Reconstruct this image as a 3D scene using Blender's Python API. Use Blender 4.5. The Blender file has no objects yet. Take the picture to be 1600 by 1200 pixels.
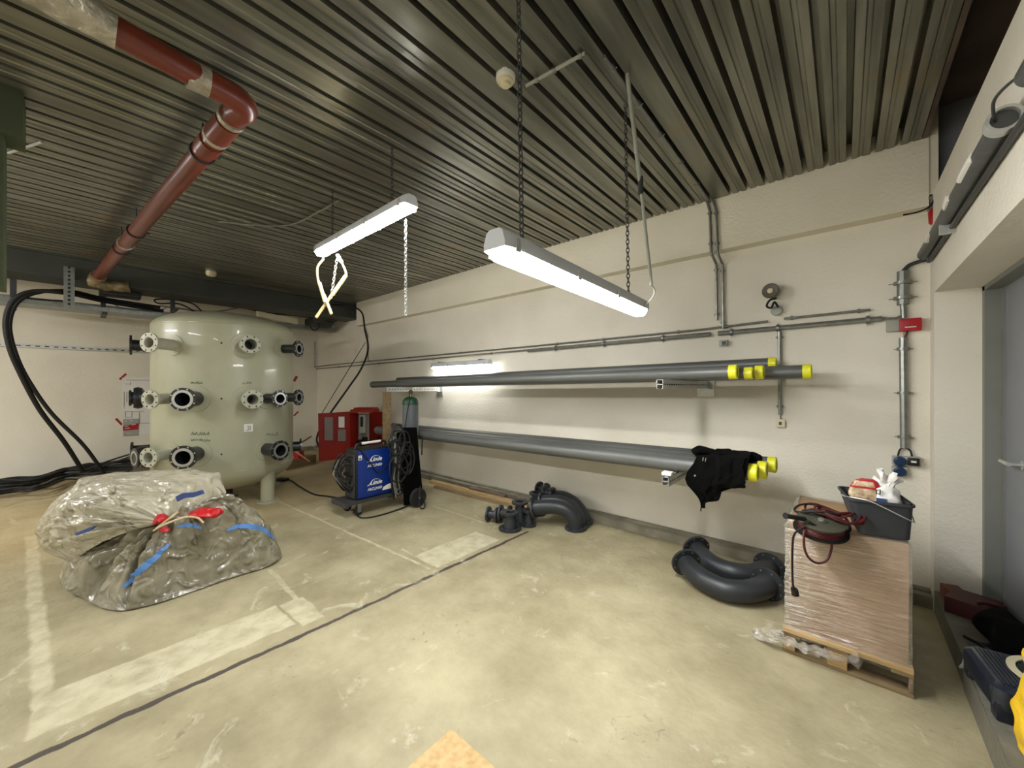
import bpy, bmesh, math, random
from mathutils import Vector, Matrix, noise
random.seed(7)
SC = bpy.context.scene
COL = SC.collection
V = Vector
PI = math.pi
F = 601.0; CX = 800.0; CY = 604.0; YAW = math.atan2(520, 601); SN = math.sin(YAW); CS = math.cos(YAW); EYE = 1.6

# ---------- where a sight line meets a known plane of the room (floor, wall, ceiling) ----------
def ray(px, py):
    dx = (px-CX)/F; dz = (CY-py)/F
    return V((-SN+dx*CS, CS+dx*SN, dz))
def onT(px, py, t): r = ray(px, py)*t; return V((r.x, r.y, r.z+EYE))
def onZ(px, py, z=0.0): r = ray(px, py); return onT(px, py, (z-EYE)/r.z)
def onY(px, py, y): return onT(px, py, y/ray(px, py).y)
def onX(px, py, x): return onT(px, py, x/ray(px, py).x)

# ---------- materials ----------
def newmat(name):
    m = bpy.data.materials.new(name); m.use_nodes = True
    nt = m.node_tree; b = nt.nodes['Principled BSDF']
    return m, nt, b
def N(nt, t, **kw):
    n = nt.nodes.new(t)
    for k, v in kw.items(): setattr(n, k, v)
    return n
def srgb(r, g, b):
    f = lambda c: ((c/255)/12.92 if c/255 <= .04045 else ((c/255+.055)/1.055)**2.4)
    return (f(r), f(g), f(b), 1)
def mat(name, c, rough=.5, metal=0, var=.12, scale=6, bump=0, bscale=60, c2=None, alpha=1, coat=0, stretch=None, detail=6):
    """procedural surface: noise between two shades plus fine bump"""
    m, nt, b = newmat(name); L = nt.links
    tc = N(nt, 'ShaderNodeTexCoord'); mp = N(nt, 'ShaderNodeMapping')
    if stretch: mp.inputs['Scale'].default_value = stretch
    L.new(tc.outputs['Object'], mp.inputs['Vector'])
    nz = N(nt, 'ShaderNodeTexNoise'); nz.inputs['Scale'].default_value = scale; nz.inputs['Detail'].default_value = detail
    L.new(mp.outputs['Vector'], nz.inputs['Vector'])
    rp = N(nt, 'ShaderNodeValToRGB'); rp.color_ramp.elements[0].position = .3; rp.color_ramp.elements[1].position = .7
    if c2 is None: c2 = tuple(min(1, x*(1+var)) for x in c[:3])+(1,); c = tuple(x*(1-var) for x in c[:3])+(1,)
    rp.color_ramp.elements[0].color = c; rp.color_ramp.elements[1].color = c2
    L.new(nz.outputs['Fac'], rp.inputs['Fac']); L.new(rp.outputs['Color'], b.inputs['Base Color'])
    b.inputs['Roughness'].default_value = rough; b.inputs['Metallic'].default_value = metal
    b.inputs['Alpha'].default_value = alpha; b.inputs['Coat Weight'].default_value = coat
    if bump:
        n2 = N(nt, 'ShaderNodeTexNoise'); n2.inputs['Scale'].default_value = bscale; n2.inputs['Detail'].default_value = 4
        L.new(mp.outputs['Vector'], n2.inputs['Vector'])
        bp = N(nt, 'ShaderNodeBump'); bp.inputs['Strength'].default_value = bump; bp.inputs['Distance'].default_value = .02
        L.new(n2.outputs['Fac'], bp.inputs['Height']); L.new(bp.outputs['Normal'], b.inputs['Normal'])
    return m
def emis(name, c, s):
    m, nt, b = newmat(name)
    b.inputs['Base Color'].default_value = c; b.inputs['Emission Color'].default_value = c; b.inputs['Emission Strength'].default_value = s
    return m

M = {}
M['wall'] = mat('wall_paint', srgb(214, 208, 192), .8, scale=1.1, c2=srgb(230, 225, 211), bump=.25, bscale=45)
M['wall_up'] = mat('wall_paint_upper', srgb(222, 215, 196), .85, scale=1.3, c2=srgb(233, 227, 210), bump=.2, bscale=40)
M['plinth'] = mat('concrete_plinth', srgb(112, 108, 92), .85, scale=5, c2=srgb(150, 145, 128), bump=.4, bscale=30)
M['darkwall'] = mat('dark_grey_panel', srgb(128, 128, 134), .7, scale=3, var=.08)
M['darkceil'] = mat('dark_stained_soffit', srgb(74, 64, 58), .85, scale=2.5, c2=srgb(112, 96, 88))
M['beam'] = mat('dark_steel_beam', srgb(66, 68, 62), .6, metal=.3, scale=3, var=.15)
M['galv'] = mat('galvanised_steel', srgb(138, 140, 136), .38, metal=.75, scale=20, var=.15)
M['galvdark'] = mat('grey_trunking', srgb(86, 88, 88), .45, metal=.4, scale=20, var=.15)
M['galv_bright'] = mat('bright_zinc', srgb(196, 198, 196), .35, metal=.6, scale=25, var=.1)
M['zinc_hole'] = mat('dark_slot', srgb(25, 25, 25), .8)
M['vessel'] = mat('vessel_primer', srgb(156, 156, 132), .36, scale=2.2, c2=srgb(170, 170, 146), coat=.15)
M['cream'] = mat('flange_primer', srgb(160, 160, 142), .42, scale=8, c2=srgb(178, 178, 160))
M['blackcoat'] = mat('black_pipe_coating', srgb(24, 26, 28), .33, scale=6, c2=srgb(34, 36, 39), coat=.1)
M['elbow'] = mat('charcoal_pipe_coating', srgb(34, 37, 41), .42, scale=5, c2=srgb(44, 47, 51))
M['machined'] = mat('machined_steel', srgb(190, 192, 190), .3, metal=.8, var=.08, scale=20)
M['bore'] = mat('dark_bore', srgb(16, 15, 14), .7, var=.2)
M['redpipe'] = mat('red_brown_plastic', srgb(88, 31, 17), .3, scale=3, c2=srgb(106, 41, 24))
M['foil'] = mat('aluminium_foil', srgb(150, 142, 124), .35, metal=.55, scale=9, c2=srgb(188, 184, 170), bump=1.0, bscale=25)
M['clip'] = mat('black_clamp', srgb(40, 34, 32), .5)
M['steelpipe'] = mat('dark_grey_pipe', srgb(84, 86, 84), .45, metal=.25, scale=4, c2=srgb(102, 104, 101), stretch=(.3, 6, 6))
M['yellow'] = mat('yellow_cap', srgb(222, 220, 32), .4, scale=10, c2=srgb(232, 230, 60))
M['jacket'] = mat('black_cloth', srgb(3, 3, 3), .98, scale=30, c2=srgb(6, 6, 6), bump=.3, bscale=200)
M['wood'] = mat('pale_timber', srgb(160, 132, 90), .75, scale=5, c2=srgb(190, 162, 116), stretch=(1, 8, 8), bump=.2, bscale=20)
M['woodold'] = mat('aged_timber', srgb(112, 94, 66), .8, scale=5, c2=srgb(138, 118, 86), stretch=(1, 8, 8), bump=.2)
M['woodgrey'] = mat('grey_timber', srgb(100, 86, 70), .85, scale=5, c2=srgb(138, 120, 100), stretch=(1, 8, 8), bump=.2)
M['card'] = mat('cardboard', srgb(158, 126, 90), .75, scale=4, c2=srgb(172, 140, 104))
M['board'] = mat('chipboard', srgb(176, 146, 98), .8, scale=30, c2=srgb(204, 174, 126), bump=.2)
M['red'] = mat('red_enamel', srgb(122, 16, 4), .45, scale=4, c2=srgb(140, 22, 6))
M['redplastic'] = mat('red_plastic', srgb(168, 22, 34), .4)
M['greypanel'] = mat('grey_inset', srgb(122, 112, 108), .5)
M['white'] = mat('white_plastic', srgb(225, 224, 216), .5, var=.04)
M['ivory'] = mat('ivory_plastic', srgb(214, 204, 172), .5, var=.04)
M['greybox'] = mat('grey_plastic', srgb(158, 160, 150), .5, var=.05)
M['blue'] = mat('blue_panel', srgb(0, 36, 108), .4, scale=4, c2=srgb(0, 42, 120))
M['black'] = mat('black_plastic', srgb(15, 15, 15), .5)
M['blackfab'] = mat('black_fabric', srgb(3, 3, 3), .95, bump=.3, bscale=120)
M['darkgrey'] = mat('dark_grey_steel', srgb(58, 59, 60), .5, metal=.2)
M['rubber'] = mat('black_rubber', srgb(22, 22, 22), .75)
M['cable'] = mat('black_cable', srgb(9, 9, 10), .65)
M['cablegrey'] = mat('grey_cable', srgb(120, 118, 108), .6)
M['redcable'] = mat('red_cable', srgb(70, 15, 13), .45)
M['cylgrey'] = mat('gas_cylinder_grey', srgb(84, 88, 92), .45, scale=5, var=.1)
M['cylgreen'] = mat('gas_cylinder_green', srgb(12, 58, 36), .4)
M['brass'] = mat('brass_fitting', srgb(150, 130, 90), .35, metal=.8)
M['bucket'] = mat('dark_grey_bucket', srgb(48, 51, 56), .55, scale=8, var=.12)
M['housing'] = mat('light_housing', srgb(196, 200, 204), .5, var=.04)
M['lens'] = emis('lit_diffuser', (1.0, 1.0, .985, 1), 34)
M['lens_wall'] = emis('lit_diffuser_wall', (1.0, 1.0, .985, 1), 13)
M['lens_boosted'] = emis('lit_diffuser_boosted', (1.0, .98, .93, 1), 78)
M['glowrod'] = mat('pale_cable_duct', srgb(226, 206, 150), .5, var=.06)
M['paper'] = mat('paper', srgb(222, 220, 214), .8, var=.03)
M['ink'] = mat('drawing_ink', srgb(120, 118, 120), .8)
M['redtape'] = mat('red_tape', srgb(150, 28, 30), .6)
M['greyink'] = mat('green_marker', srgb(98, 122, 88), .8)
M['bluetape'] = mat('blue_band', srgb(74, 122, 190), .5, c2=srgb(92, 142, 206))
M['bluetape2'] = mat('dark_blue_band', srgb(48, 68, 126), .5, c2=srgb(58, 82, 140))
M['redbag'] = mat('red_plastic_film', srgb(176, 20, 26), .35, bump=.8, bscale=25)
M['twine'] = mat('pale_twine', srgb(196, 180, 146), .8)
M['doorgrey'] = mat('grey_door_paint', srgb(128, 131, 136), .5, scale=3, var=.05)
M['frame'] = mat('door_frame_grey', srgb(120, 122, 116), .5, var=.05)
M['step'] = mat('step_concrete', srgb(92, 90, 80), .85, scale=5, c2=srgb(120, 118, 104), bump=.4, bscale=30)
M['checker'] = mat('worn_steel_edge', srgb(120, 116, 104), .55, metal=.3, scale=8, bump=.5, bscale=18, stretch=(8, 1, 1))
M['darkblue'] = mat('blue_black_plastic', srgb(26, 32, 44), .3, scale=6, var=.15, coat=.3)
M['bone'] = mat('cream_band', srgb(196, 188, 158), .6)
M['maroon'] = mat('dark_red_box', srgb(72, 24, 22), .6)
M['greenpost'] = mat('green_painted_steel', srgb(52, 60, 34), .7, scale=4, var=.15)
M['socketblue'] = mat('blue_socket_cover', srgb(18, 48, 84), .4)
M['lime'] = mat('lime_green_print', srgb(92, 130, 40), .5)
M['yellowbag'] = mat('yellow_bag_film', srgb(226, 180, 20), .4, c2=srgb(240, 204, 60), bump=.8, bscale=14)

for k_ in ('jacket', 'blackfab'): M[k_].node_tree.nodes['Principled BSDF'].inputs['Specular IOR Level'].default_value = .12
def plastic(name, c1, c2, alpha, rough=.22):
    m, nt, b = newmat(name); L = nt.links
    tc = N(nt, 'ShaderNodeTexCoord')
    nz = N(nt, 'ShaderNodeTexNoise'); nz.inputs['Scale'].default_value = 3.5; nz.inputs['Detail'].default_value = 8; nz.inputs['Distortion'].default_value = 1.5
    L.new(tc.outputs['Object'], nz.inputs['Vector'])
    rp = N(nt, 'ShaderNodeValToRGB'); rp.color_ramp.elements[0].position = .32; rp.color_ramp.elements[1].position = .68
    rp.color_ramp.elements[0].color = c1; rp.color_ramp.elements[1].color = c2
    L.new(nz.outputs['Fac'], rp.inputs['Fac']); L.new(rp.outputs['Color'], b.inputs['Base Color'])
    vo = N(nt, 'ShaderNodeTexNoise'); vo.noise_type = 'RIDGED_MULTIFRACTAL'; vo.inputs['Scale'].default_value = 8; vo.inputs['Detail'].default_value = 6; vo.inputs['Distortion'].default_value = 1.2
    L.new(tc.outputs['Object'], vo.inputs['Vector'])
    bp = N(nt, 'ShaderNodeBump'); bp.inputs['Strength'].default_value = 1; bp.inputs['Distance'].default_value = .045
    L.new(vo.outputs['Fac'], bp.inputs['Height'])
    L.new(bp.outputs['Normal'], b.inputs['Normal'])
    b.inputs['Roughness'].default_value = rough; b.inputs['Alpha'].default_value = alpha
    b.inputs['Specular IOR Level'].default_value = .8; b.inputs['Coat Weight'].default_value = .5; b.inputs['Coat Roughness'].default_value = .15
    return m
M['sack'] = plastic('dusty_plastic_sheet', srgb(104, 99, 80), srgb(148, 143, 124), 1)
M['sackpale'] = plastic('milky_plastic_sheet', srgb(160, 153, 130), srgb(196, 190, 170), .88)

def floor_mat():
    m, nt, b = newmat('screed_floor'); L = nt.links
    tc = N(nt, 'ShaderNodeTexCoord'); sep = N(nt, 'ShaderNodeSeparateXYZ')
    nd = N(nt, 'ShaderNodeTexNoise'); nd.inputs['Scale'].default_value = 7; nd.inputs['Detail'].default_value = 5
    L.new(tc.outputs['Object'], nd.inputs['Vector'])
    sb = N(nt, 'ShaderNodeVectorMath', operation='SUBTRACT'); sb.inputs[1].default_value = (.5, .5, .5); L.new(nd.outputs['Color'], sb.inputs[0])
    sc = N(nt, 'ShaderNodeVectorMath', operation='SCALE'); sc.inputs['Scale'].default_value = .055; L.new(sb.outputs[0], sc.inputs[0])
    ad = N(nt, 'ShaderNodeVectorMath', operation='ADD'); L.new(tc.outputs['Object'], ad.inputs[0]); L.new(sc.outputs[0], ad.inputs[1])
    L.new(ad.outputs[0], sep.inputs[0])
    def mth(op, a, b_=None, clamp=False):
        n = N(nt, 'ShaderNodeMath', operation=op); n.use_clamp = clamp
        for i, x in enumerate((a, b_)):
            if x is None: continue
            if isinstance(x, (int, float)): n.inputs[i].default_value = x
            else: L.new(x, n.inputs[i])
        return n.outputs[0]
    def band(co, lo, hi, soft=.012):
        return mth('MULTIPLY', mth('MULTIPLY', mth('SUBTRACT', co, lo-soft/2), 1/soft, True), mth('MULTIPLY', mth('SUBTRACT', hi+soft/2, co), 1/soft, True))
    def rect(x0, x1, y0, y1, soft=.012, shear=0):
        y = sep.outputs['Y'] if not shear else mth('SUBTRACT', sep.outputs['Y'], mth('MULTIPLY', mth('SUBTRACT', sep.outputs['X'], x1), shear))
        return mth('MULTIPLY', band(sep.outputs['X'], x0, x1, soft), band(y, y0, y1, soft))
    base = N(nt, 'ShaderNodeTexNoise'); base.inputs['Scale'].default_value = 1.3; base.inputs['Detail'].default_value = 9; base.inputs['Roughness'].default_value = .65
    L.new(tc.outputs['Object'], base.inputs['Vector'])
    rp = N(nt, 'ShaderNodeValToRGB'); e = rp.color_ramp.elements
    e[0].position = .34; e[0].color = srgb(136, 127, 97); e[1].position = .66; e[1].color = srgb(178, 169, 137)
    L.new(base.outputs['Fac'], rp.inputs['Fac'])
    col = rp.outputs['Color']
    def mix(c, fac, rgba):
        n = N(nt, 'ShaderNodeMixRGB'); L.new(fac, n.inputs['Fac']); L.new(c, n.inputs['Color1']); n.inputs['Color2'].default_value = rgba
        return n.outputs['Color']
    # two coats of lighter filler: frames chased into the screed and filled again
    wear = N(nt, 'ShaderNodeTexNoise'); wear.inputs['Scale'].default_value = 9; wear.inputs['Detail'].default_value = 6
    L.new(tc.outputs['Object'], wear.inputs['Vector'])
    wr = mth('MULTIPLY', mth('SUBTRACT', wear.outputs['Fac'], .22), 2.6, True)
    masks = [rect(-3.15, -2.80, -.05, 1.0), rect(-6.6, -3.1, -.12, -.04, .02, .05), rect(-3.15, -2.80, -.12, -.03), rect(-3.8, -2.82, 1.10, 1.135, .01, -.04), rect(-3.12, -2.74, 1.02, 1.17),
             rect(-3.08, -2.72, 2.14, 2.95), rect(-5.95, -2.76, 2.07, 2.10, .01, .05), rect(-4.2, -3.2, 3.19, 3.21, .01), rect(-3.3, -3.1, 2.14, 2.165, .01)]
    tot = masks[0]
    for k in masks[1:]: tot = mth('MAXIMUM', tot, k)
    col = mix(col, mth('MULTIPLY', mth('MULTIPLY', tot, wr), .8), srgb(204, 198, 168))
    # sawn joint filled with black sealant
    jn = mth('MULTIPLY', band(sep.outputs['X'], -2.662, -2.624, .006), band(sep.outputs['Y'], -5, 3.33, .01))
    col = mix(col, mth('MULTIPLY', jn, .95), srgb(66, 59, 54))
    # pale trowel smears, dark scuffs, yellow dust towards the far left
    sm = N(nt, 'ShaderNodeTexNoise'); sm.inputs['Scale'].default_value = 3.2; sm.inputs['Detail'].default_value = 12; sm.inputs['Roughness'].default_value = .7; sm.inputs['Distortion'].default_value = 1.2
    L.new(tc.outputs['Object'], sm.inputs['Vector'])
    col = mix(col, mth('MULTIPLY', mth('MULTIPLY', mth('SUBTRACT', sm.outputs['Fac'], .585), 11, True), .55), srgb(206, 201, 178))
    sk = N(nt, 'ShaderNodeTexNoise'); sk.inputs['Scale'].default_value = 13; sk.inputs['Detail'].default_value = 5; sk.inputs['Distortion'].default_value = 2
    L.new(tc.outputs['Object'], sk.inputs['Vector'])
    sk2 = N(nt, 'ShaderNodeTexNoise'); sk2.inputs['Scale'].default_value = 2.1
    L.new(tc.outputs['Object'], sk2.inputs['Vector'])
    skm = mth('MULTIPLY', mth('MULTIPLY', mth('SUBTRACT', sk.outputs['Fac'], .64), 14, True), mth('MULTIPLY', mth('SUBTRACT', sk2.outputs['Fac'], .50), 10, True))
    col = mix(col, mth('MULTIPLY', skm, .6), srgb(100, 92, 74))
    dust = mth('MULTIPLY', mth('MULTIPLY', mth('SUBTRACT', -4.6, sep.outputs['X']), .6, True), .35)
    col = mix(col, dust, srgb(186, 156, 104))
    L.new(col, b.inputs['Base Color'])
    rr = N(nt, 'ShaderNodeMapRange'); rr.inputs['To Min'].default_value = .42; rr.inputs['To Max'].default_value = .7
    L.new(sm.outputs['Fac'], rr.inputs['Value']); L.new(rr.outputs[0], b.inputs['Roughness'])
    bp = N(nt, 'ShaderNodeBump'); bp.inputs['Strength'].default_value = .25; bp.inputs['Distance'].default_value = .015
    n2 = N(nt, 'ShaderNodeTexNoise'); n2.inputs['Scale'].default_value = 28; n2.inputs['Detail'].default_value = 6; L.new(tc.outputs['Object'], n2.inputs['Vector'])
    L.new(n2.outputs['Fac'], bp.inputs['Height']); L.new(bp.outputs['Normal'], b.inputs['Normal'])
    return m
M['floor'] = floor_mat()

def ceil_mat():
    m, nt, b = newmat('galvanised_deck'); L = nt.links
    tc = N(nt, 'ShaderNodeTexCoord'); mp = N(nt, 'ShaderNodeMapping'); mp.inputs['Scale'].default_value = (6, .5, 6)
    L.new(tc.outputs['Object'], mp.inputs['Vector'])
    nz = N(nt, 'ShaderNodeTexNoise'); nz.inputs['Scale'].default_value = 2; nz.inputs['Detail'].default_value = 7; L.new(mp.outputs[0], nz.inputs['Vector'])
    rp = N(nt, 'ShaderNodeValToRGB'); e = rp.color_ramp.elements
    e[0].position = .3; e[0].color = srgb(104, 104, 94); e[1].position = .72; e[1].color = srgb(156, 155, 142)
    L.new(nz.outputs['Fac'], rp.inputs['Fac'])
    sp = N(nt, 'ShaderNodeTexNoise'); sp.inputs['Scale'].default_value = 2.0; sp.inputs['Detail'].default_value = 5; L.new(tc.outputs['Object'], sp.inputs['Vector'])
    r2 = N(nt, 'ShaderNodeValToRGB'); r2.color_ramp.elements[0].position = .62; r2.color_ramp.elements[1].position = .78
    r2.color_ramp.elements[0].color = (0, 0, 0, 1); r2.color_ramp.elements[1].color = (.7, .7, .7, 1); L.new(sp.outputs['Fac'], r2.inputs['Fac'])
    mx = N(nt, 'ShaderNodeMixRGB'); L.new(r2.outputs['Color'], mx.inputs['Fac']); L.new(rp.outputs['Color'], mx.inputs['Color1']); mx.inputs['Color2'].default_value = srgb(150, 128, 96)
    L.new(mx.outputs['Color'], b.inputs['Base Color'])
    b.inputs['Metallic'].default_value = .72; b.inputs['Roughness'].default_value = .3
    bp = N(nt, 'ShaderNodeBump'); bp.inputs['Strength'].default_value = .3; bp.inputs['Distance'].default_value = .01
    L.new(nz.outputs['Fac'], bp.inputs['Height']); L.new(bp.outputs['Normal'], b.inputs['Normal'])
    return m
M['ceil'] = ceil_mat()

# ---------- mesh helpers (world coordinates) ----------
def B(): return bmesh.new()
def box(bm, lo, hi, rot=0, piv=None, bev=0):
    lo = V(lo); hi = V(hi); c = (lo+hi)/2; s = hi-lo
    r = bmesh.ops.create_cube(bm, size=1, matrix=Matrix.Translation(c) @ Matrix.Diagonal((abs(s.x), abs(s.y), abs(s.z), 1)))
    vs = r['verts']
    if bev:
        es = list({e for v in vs for e in v.link_edges})
        rb = bmesh.ops.bevel(bm, geom=es, offset=bev, segments=2, affect='EDGES', profile=.6)
        vs = rb['verts'] if rb['verts'] else vs
        vs = list({v for f in rb['faces'] for v in f.verts} | {v for v in vs if v.is_valid})
    if rot:
        p = V(piv) if piv is not None else c
        R = Matrix.Translation(p) @ Matrix.Rotation(rot, 4, 'Z') @ Matrix.Translation(-p)
        bmesh.ops.transform(bm, matrix=R, verts=[v for v in vs if v.is_valid])
    return vs
def frame_of(d):
    d = V(d).normalized(); up = V((0, 0, 1)) if abs(d.z) < .95 else V((1, 0, 0))
    a = d.cross(up).normalized(); b = a.cross(d).normalized()
    return a, b, d
def lathe(bm, origin, axis, prof, seg=32, cap=True):
    """prof: list of (distance along the axis, radius)"""
    a, b, d = frame_of(axis); o = V(origin); rings = []
    for h, r in prof:
        rings.append([bm.verts.new(o+d*h+(a*math.cos(2*PI*k/seg)+b*math.sin(2*PI*k/seg))*max(r, 1e-4)) for k in range(seg)])
    for i in range(len(rings)-1):
        for k in range(seg):
            bm.faces.new((rings[i][k], rings[i][(k+1) % seg], rings[i+1][(k+1) % seg], rings[i+1][k]))
    if cap:
        bm.faces.new(rings[0][::-1]); bm.faces.new(rings[-1])
def cyl(bm, p0, p1, r, seg=20, r1=None):
    p0 = V(p0); p1 = V(p1); lathe(bm, p0, p1-p0, [(0, r), ((p1-p0).length, r if r1 is None else r1)], seg)
def smooth_path(pts, n=8):
    pts = [V(p) for p in pts]
    if len(pts) < 3: return pts
    P_ = [pts[0]*2-pts[1]]+pts+[pts[-1]*2-pts[-2]]; out = []
    for i in range(1, len(P_)-2):
        a, b, c, d = P_[i-1:i+3]
        for k in range(n):
            t = k/n
            out.append(.5*((2*b)+(c-a)*t+(2*a-5*b+4*c-d)*t*t+(3*b-a-3*c+d)*t**3))
    out.append(pts[-1]); return out
def tube(bm, pts, r, seg=10, smooth=8, radii=None):
    path = smooth_path(pts, smooth) if smooth else [V(p) for p in pts]
    n = len(path); tg = []
    for i in range(n):
        t = path[min(i+1, n-1)]-path[max(i-1, 0)]
        tg.append(t.normalized() if t.length > 1e-9 else V((0, 0, 1)))
    a, b, d = frame_of(tg[0]); rings = []
    for i in range(n):
        a = (a-tg[i]*a.dot(tg[i])).normalized(); b = a.cross(tg[i]).normalized()
        rr = r if radii is None else radii[min(int(i*len(radii)/n), len(radii)-1)]
        rings.append([bm.verts.new(path[i]+(a*math.cos(2*PI*k/seg)+b*math.sin(2*PI*k/seg))*rr) for k in range(seg)])
    for i in range(n-1):
        for k in range(seg):
            bm.faces.new((rings[i][k], rings[i+1][k], rings[i+1][(k+1) % seg], rings[i][(k+1) % seg]))
    bm.faces.new(rings[0]); bm.faces.new(rings[-1][::-1])
    return path
def prism(bm, poly, ext):
    """poly: world points of a planar outline; ext: extrusion vector"""
    e = V(ext); a = [bm.verts.new(V(p)) for p in poly]; b = [bm.verts.new(V(p)+e) for p in poly]; n = len(a)
    bm.faces.new(a); bm.faces.new(b[::-1])
    for i in range(n): bm.faces.new((a[i], b[i], b[(i+1) % n], a[(i+1) % n]))
def ringdisc(bm, o, axis, r_in, r_out, th, seg=36):
    a, b, d = frame_of(axis); o = V(o); R = []
    for (h, r) in ((0, r_in), (0, r_out), (th, r_out), (th, r_in)):
        R.append([bm.verts.new(o+d*h+(a*math.cos(2*PI*k/seg)+b*math.sin(2*PI*k/seg))*r) for k in range(seg)])
    for i in range(4):
        for k in range(seg):
            j = (i+1) % 4
            bm.faces.new((R[i][k], R[i][(k+1) % seg], R[j][(k+1) % seg], R[j][k]))
def circ(axis, o, r, n, off=0):
    a, b, d = frame_of(axis)
    return [V(o)+(a*math.cos(2*PI*(k+off)/n)+b*math.sin(2*PI*(k+off)/n))*r for k in range(n)]

BASE = {}
def shade(me, ang=35):
    bm = bmesh.new(); bm.from_mesh(me)
    bmesh.ops.recalc_face_normals(bm, faces=bm.faces)
    for f in bm.faces: f.smooth = True
    for e in bm.edges:
        if len(e.link_faces) == 2 and e.calc_face_angle(0) > math.radians(ang): e.smooth = False
    bm.to_mesh(me); bm.free()
def obj(name, bm, m, parent=None, label=None, base=None, stuff=False, ang=35):
    me = bpy.data.meshes.new(name); bm.to_mesh(me); bm.free(); shade(me, ang)
    me.materials.append(M[m] if isinstance(m, str) else m)
    o = bpy.data.objects.new(name, me); COL.objects.link(o)
    if parent is not None:
        b = BASE[parent.name]; me.transform(Matrix.Translation(-b)); o.parent = parent; BASE[o.name] = b
    else:
        if base is None:
            xs = [v.co.x for v in me.vertices]; ys = [v.co.y for v in me.vertices]; zs = [v.co.z for v in me.vertices]
            base = V(((min(xs)+max(xs))/2, (min(ys)+max(ys))/2, min(zs)))
        me.transform(Matrix.Translation(-V(base))); o.location = base; BASE[o.name] = V(base)
    if label: o['label'] = label
    if stuff: o['kind'] = 'stuff'
    return o
def tag(o, label, cat, group=None, kind=None):
    o['label'] = label; o['category'] = cat
    if group: o['group'] = group
    if kind: o['kind'] = kind
    return o
def thing(name, label, cat, loc, group=None):
    o = bpy.data.objects.new(name, None); COL.objects.link(o); o.location = loc; o.empty_display_size = .1
    BASE[o.name] = V(loc); return tag(o, label, cat, group)
def single(name, bm, m, label, cat, group=None, **kw): return tag(obj(name, bm, m, **kw), label, cat, group)
def struct(name, bm, m, parent=None, **kw):
    o = obj(name, bm, m, parent, base=None if parent else V((0, 0, 0)), **kw)
    if parent is None: o['kind'] = 'structure'
    return o

H = 3.40; WY = 4.20; BY = 4.07; WX = -10.25; RX = .48; HI = 3.65; YF = -5.0
# ================= the room =================
bm = B(); box(bm, (WX-.3, YF, -.2), (2.4, WY+.3, 0)); struct('floor', bm, 'floor')
bm = B(); box(bm, (WX, WY, 0), (RX+.02, WY+.25, H+.1)); struct('wall_back', bm, 'wall')
bm = B(); box(bm, (WX-.25, YF, 0), (WX, WY+.25, H+.4)); struct('wall_left', bm, 'wall')
bm = B(); box(bm, (WX-.25, YF-.25, 0), (2.4, YF, HI+.2)); struct('wall_front', bm, 'wall')
# upper band of the long wall stands a little proud
bm = B(); box(bm, (-7.95, BY, 2.905), (.46, WY-.001, HI)); struct('wall_back_upper', bm, 'wall_up')
# ribbed steel deck overhead
bm = B(); x = -10.5; prof = []; per = .1375; wide = {68, 46, 30}
i = 0; x = .42
while x > -8.12:
    w = per-.034
    if i % 5 == 4 and i > 4: w = .139
    prof += [(x, H), (x-w*.36, H), (x-w*.42, H+.007), (x-w*.58, H+.007), (x-w*.64, H), (x-w, H)] if w < .13 else [(x, H), (x-w, H)]
    x -= w; prof += [(x-.003, H+.13), (x-.031, H+.13)]; x -= .034; i += 1
xe = x
va = [bm.verts.new((p[0], YF, p[1])) for p in prof]; vb = [bm.verts.new((p[0], BY+.02, p[1])) for p in prof]
for k in range(len(prof)-1): bm.faces.new((va[k], va[k+1], vb[k+1], vb[k]))
vc = [bm.verts.new((q, yy, H+.24)) for q, yy in ((.42, YF), (xe, YF), (xe, BY+.02), (.42, BY+.02))]; bm.faces.new(vc)
struct('ceiling', bm, 'ceil')
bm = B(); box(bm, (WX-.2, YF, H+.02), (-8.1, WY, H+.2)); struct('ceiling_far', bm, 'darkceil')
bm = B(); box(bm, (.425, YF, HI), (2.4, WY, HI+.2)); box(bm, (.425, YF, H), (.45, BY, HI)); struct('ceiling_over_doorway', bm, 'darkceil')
# steel beam where the deck ends
bm = B(); box(bm, (-8.14, YF, H-.02), (-8.06, WY, H+.05)); box(bm, (-8.62, YF, 3.10), (-8.10, WY-.01, 3.42)); box(bm, (-8.66, YF, 3.08), (-8.06, WY-.01, 3.105))
struct('trim_1', bm, 'beam')
# plinth along the walls
bm = B(); box(bm, (WX+.01, BY-.01, 0), (-4.2, WY, .075)); box(bm, (-4.2, BY-.005, 0), (RX, WY, .085)); box(bm, (WX+.01, BY+.07, 0), (RX, WY-.001, .10)); struct('baseboard_back', bm, 'plinth')
bm = B(); box(bm, (WX, YF, 0), (WX+.1, BY-.02, .09)); struct('baseboard_left', bm, 'plinth')
# right wall with the door recess
bm = B()
DY1 = 4.03; DY0 = .3; LZ = 2.27
box(bm, (RX, DY1, 0), (.70, WY, 2.99)); box(bm, (RX, YF, 0), (.70, DY0, 2.99)); box(bm, (RX, DY0, LZ), (.70, DY1, 2.99))
struct('wall_right', bm, 'wall')
bm = B(); box(bm, (.505, WY-.02, 2.9), (2.3, WY+.2, HI)); box(bm, (2.1, YF, 2.9), (2.4, WY, HI)); box(bm, (.7, YF, 2.9), (2.3, WY, 2.985)); struct('wall_right_upper', bm, 'darkwall')
bm = B(); box(bm, (.44, WY-.12, 2.99), (.507, WY+.1, HI)); struct('wall_back_end', bm, 'wall_up')
bm = B(); box(bm, (RX, DY0, 0), (1.05, DY1, .15)); struct('trim_2', bm, 'step')
bm = B(); box(bm, (RX-.006, 0.3, 0), (RX, 3.1, .146)); struct('trim_3', bm, 'checker')
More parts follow.
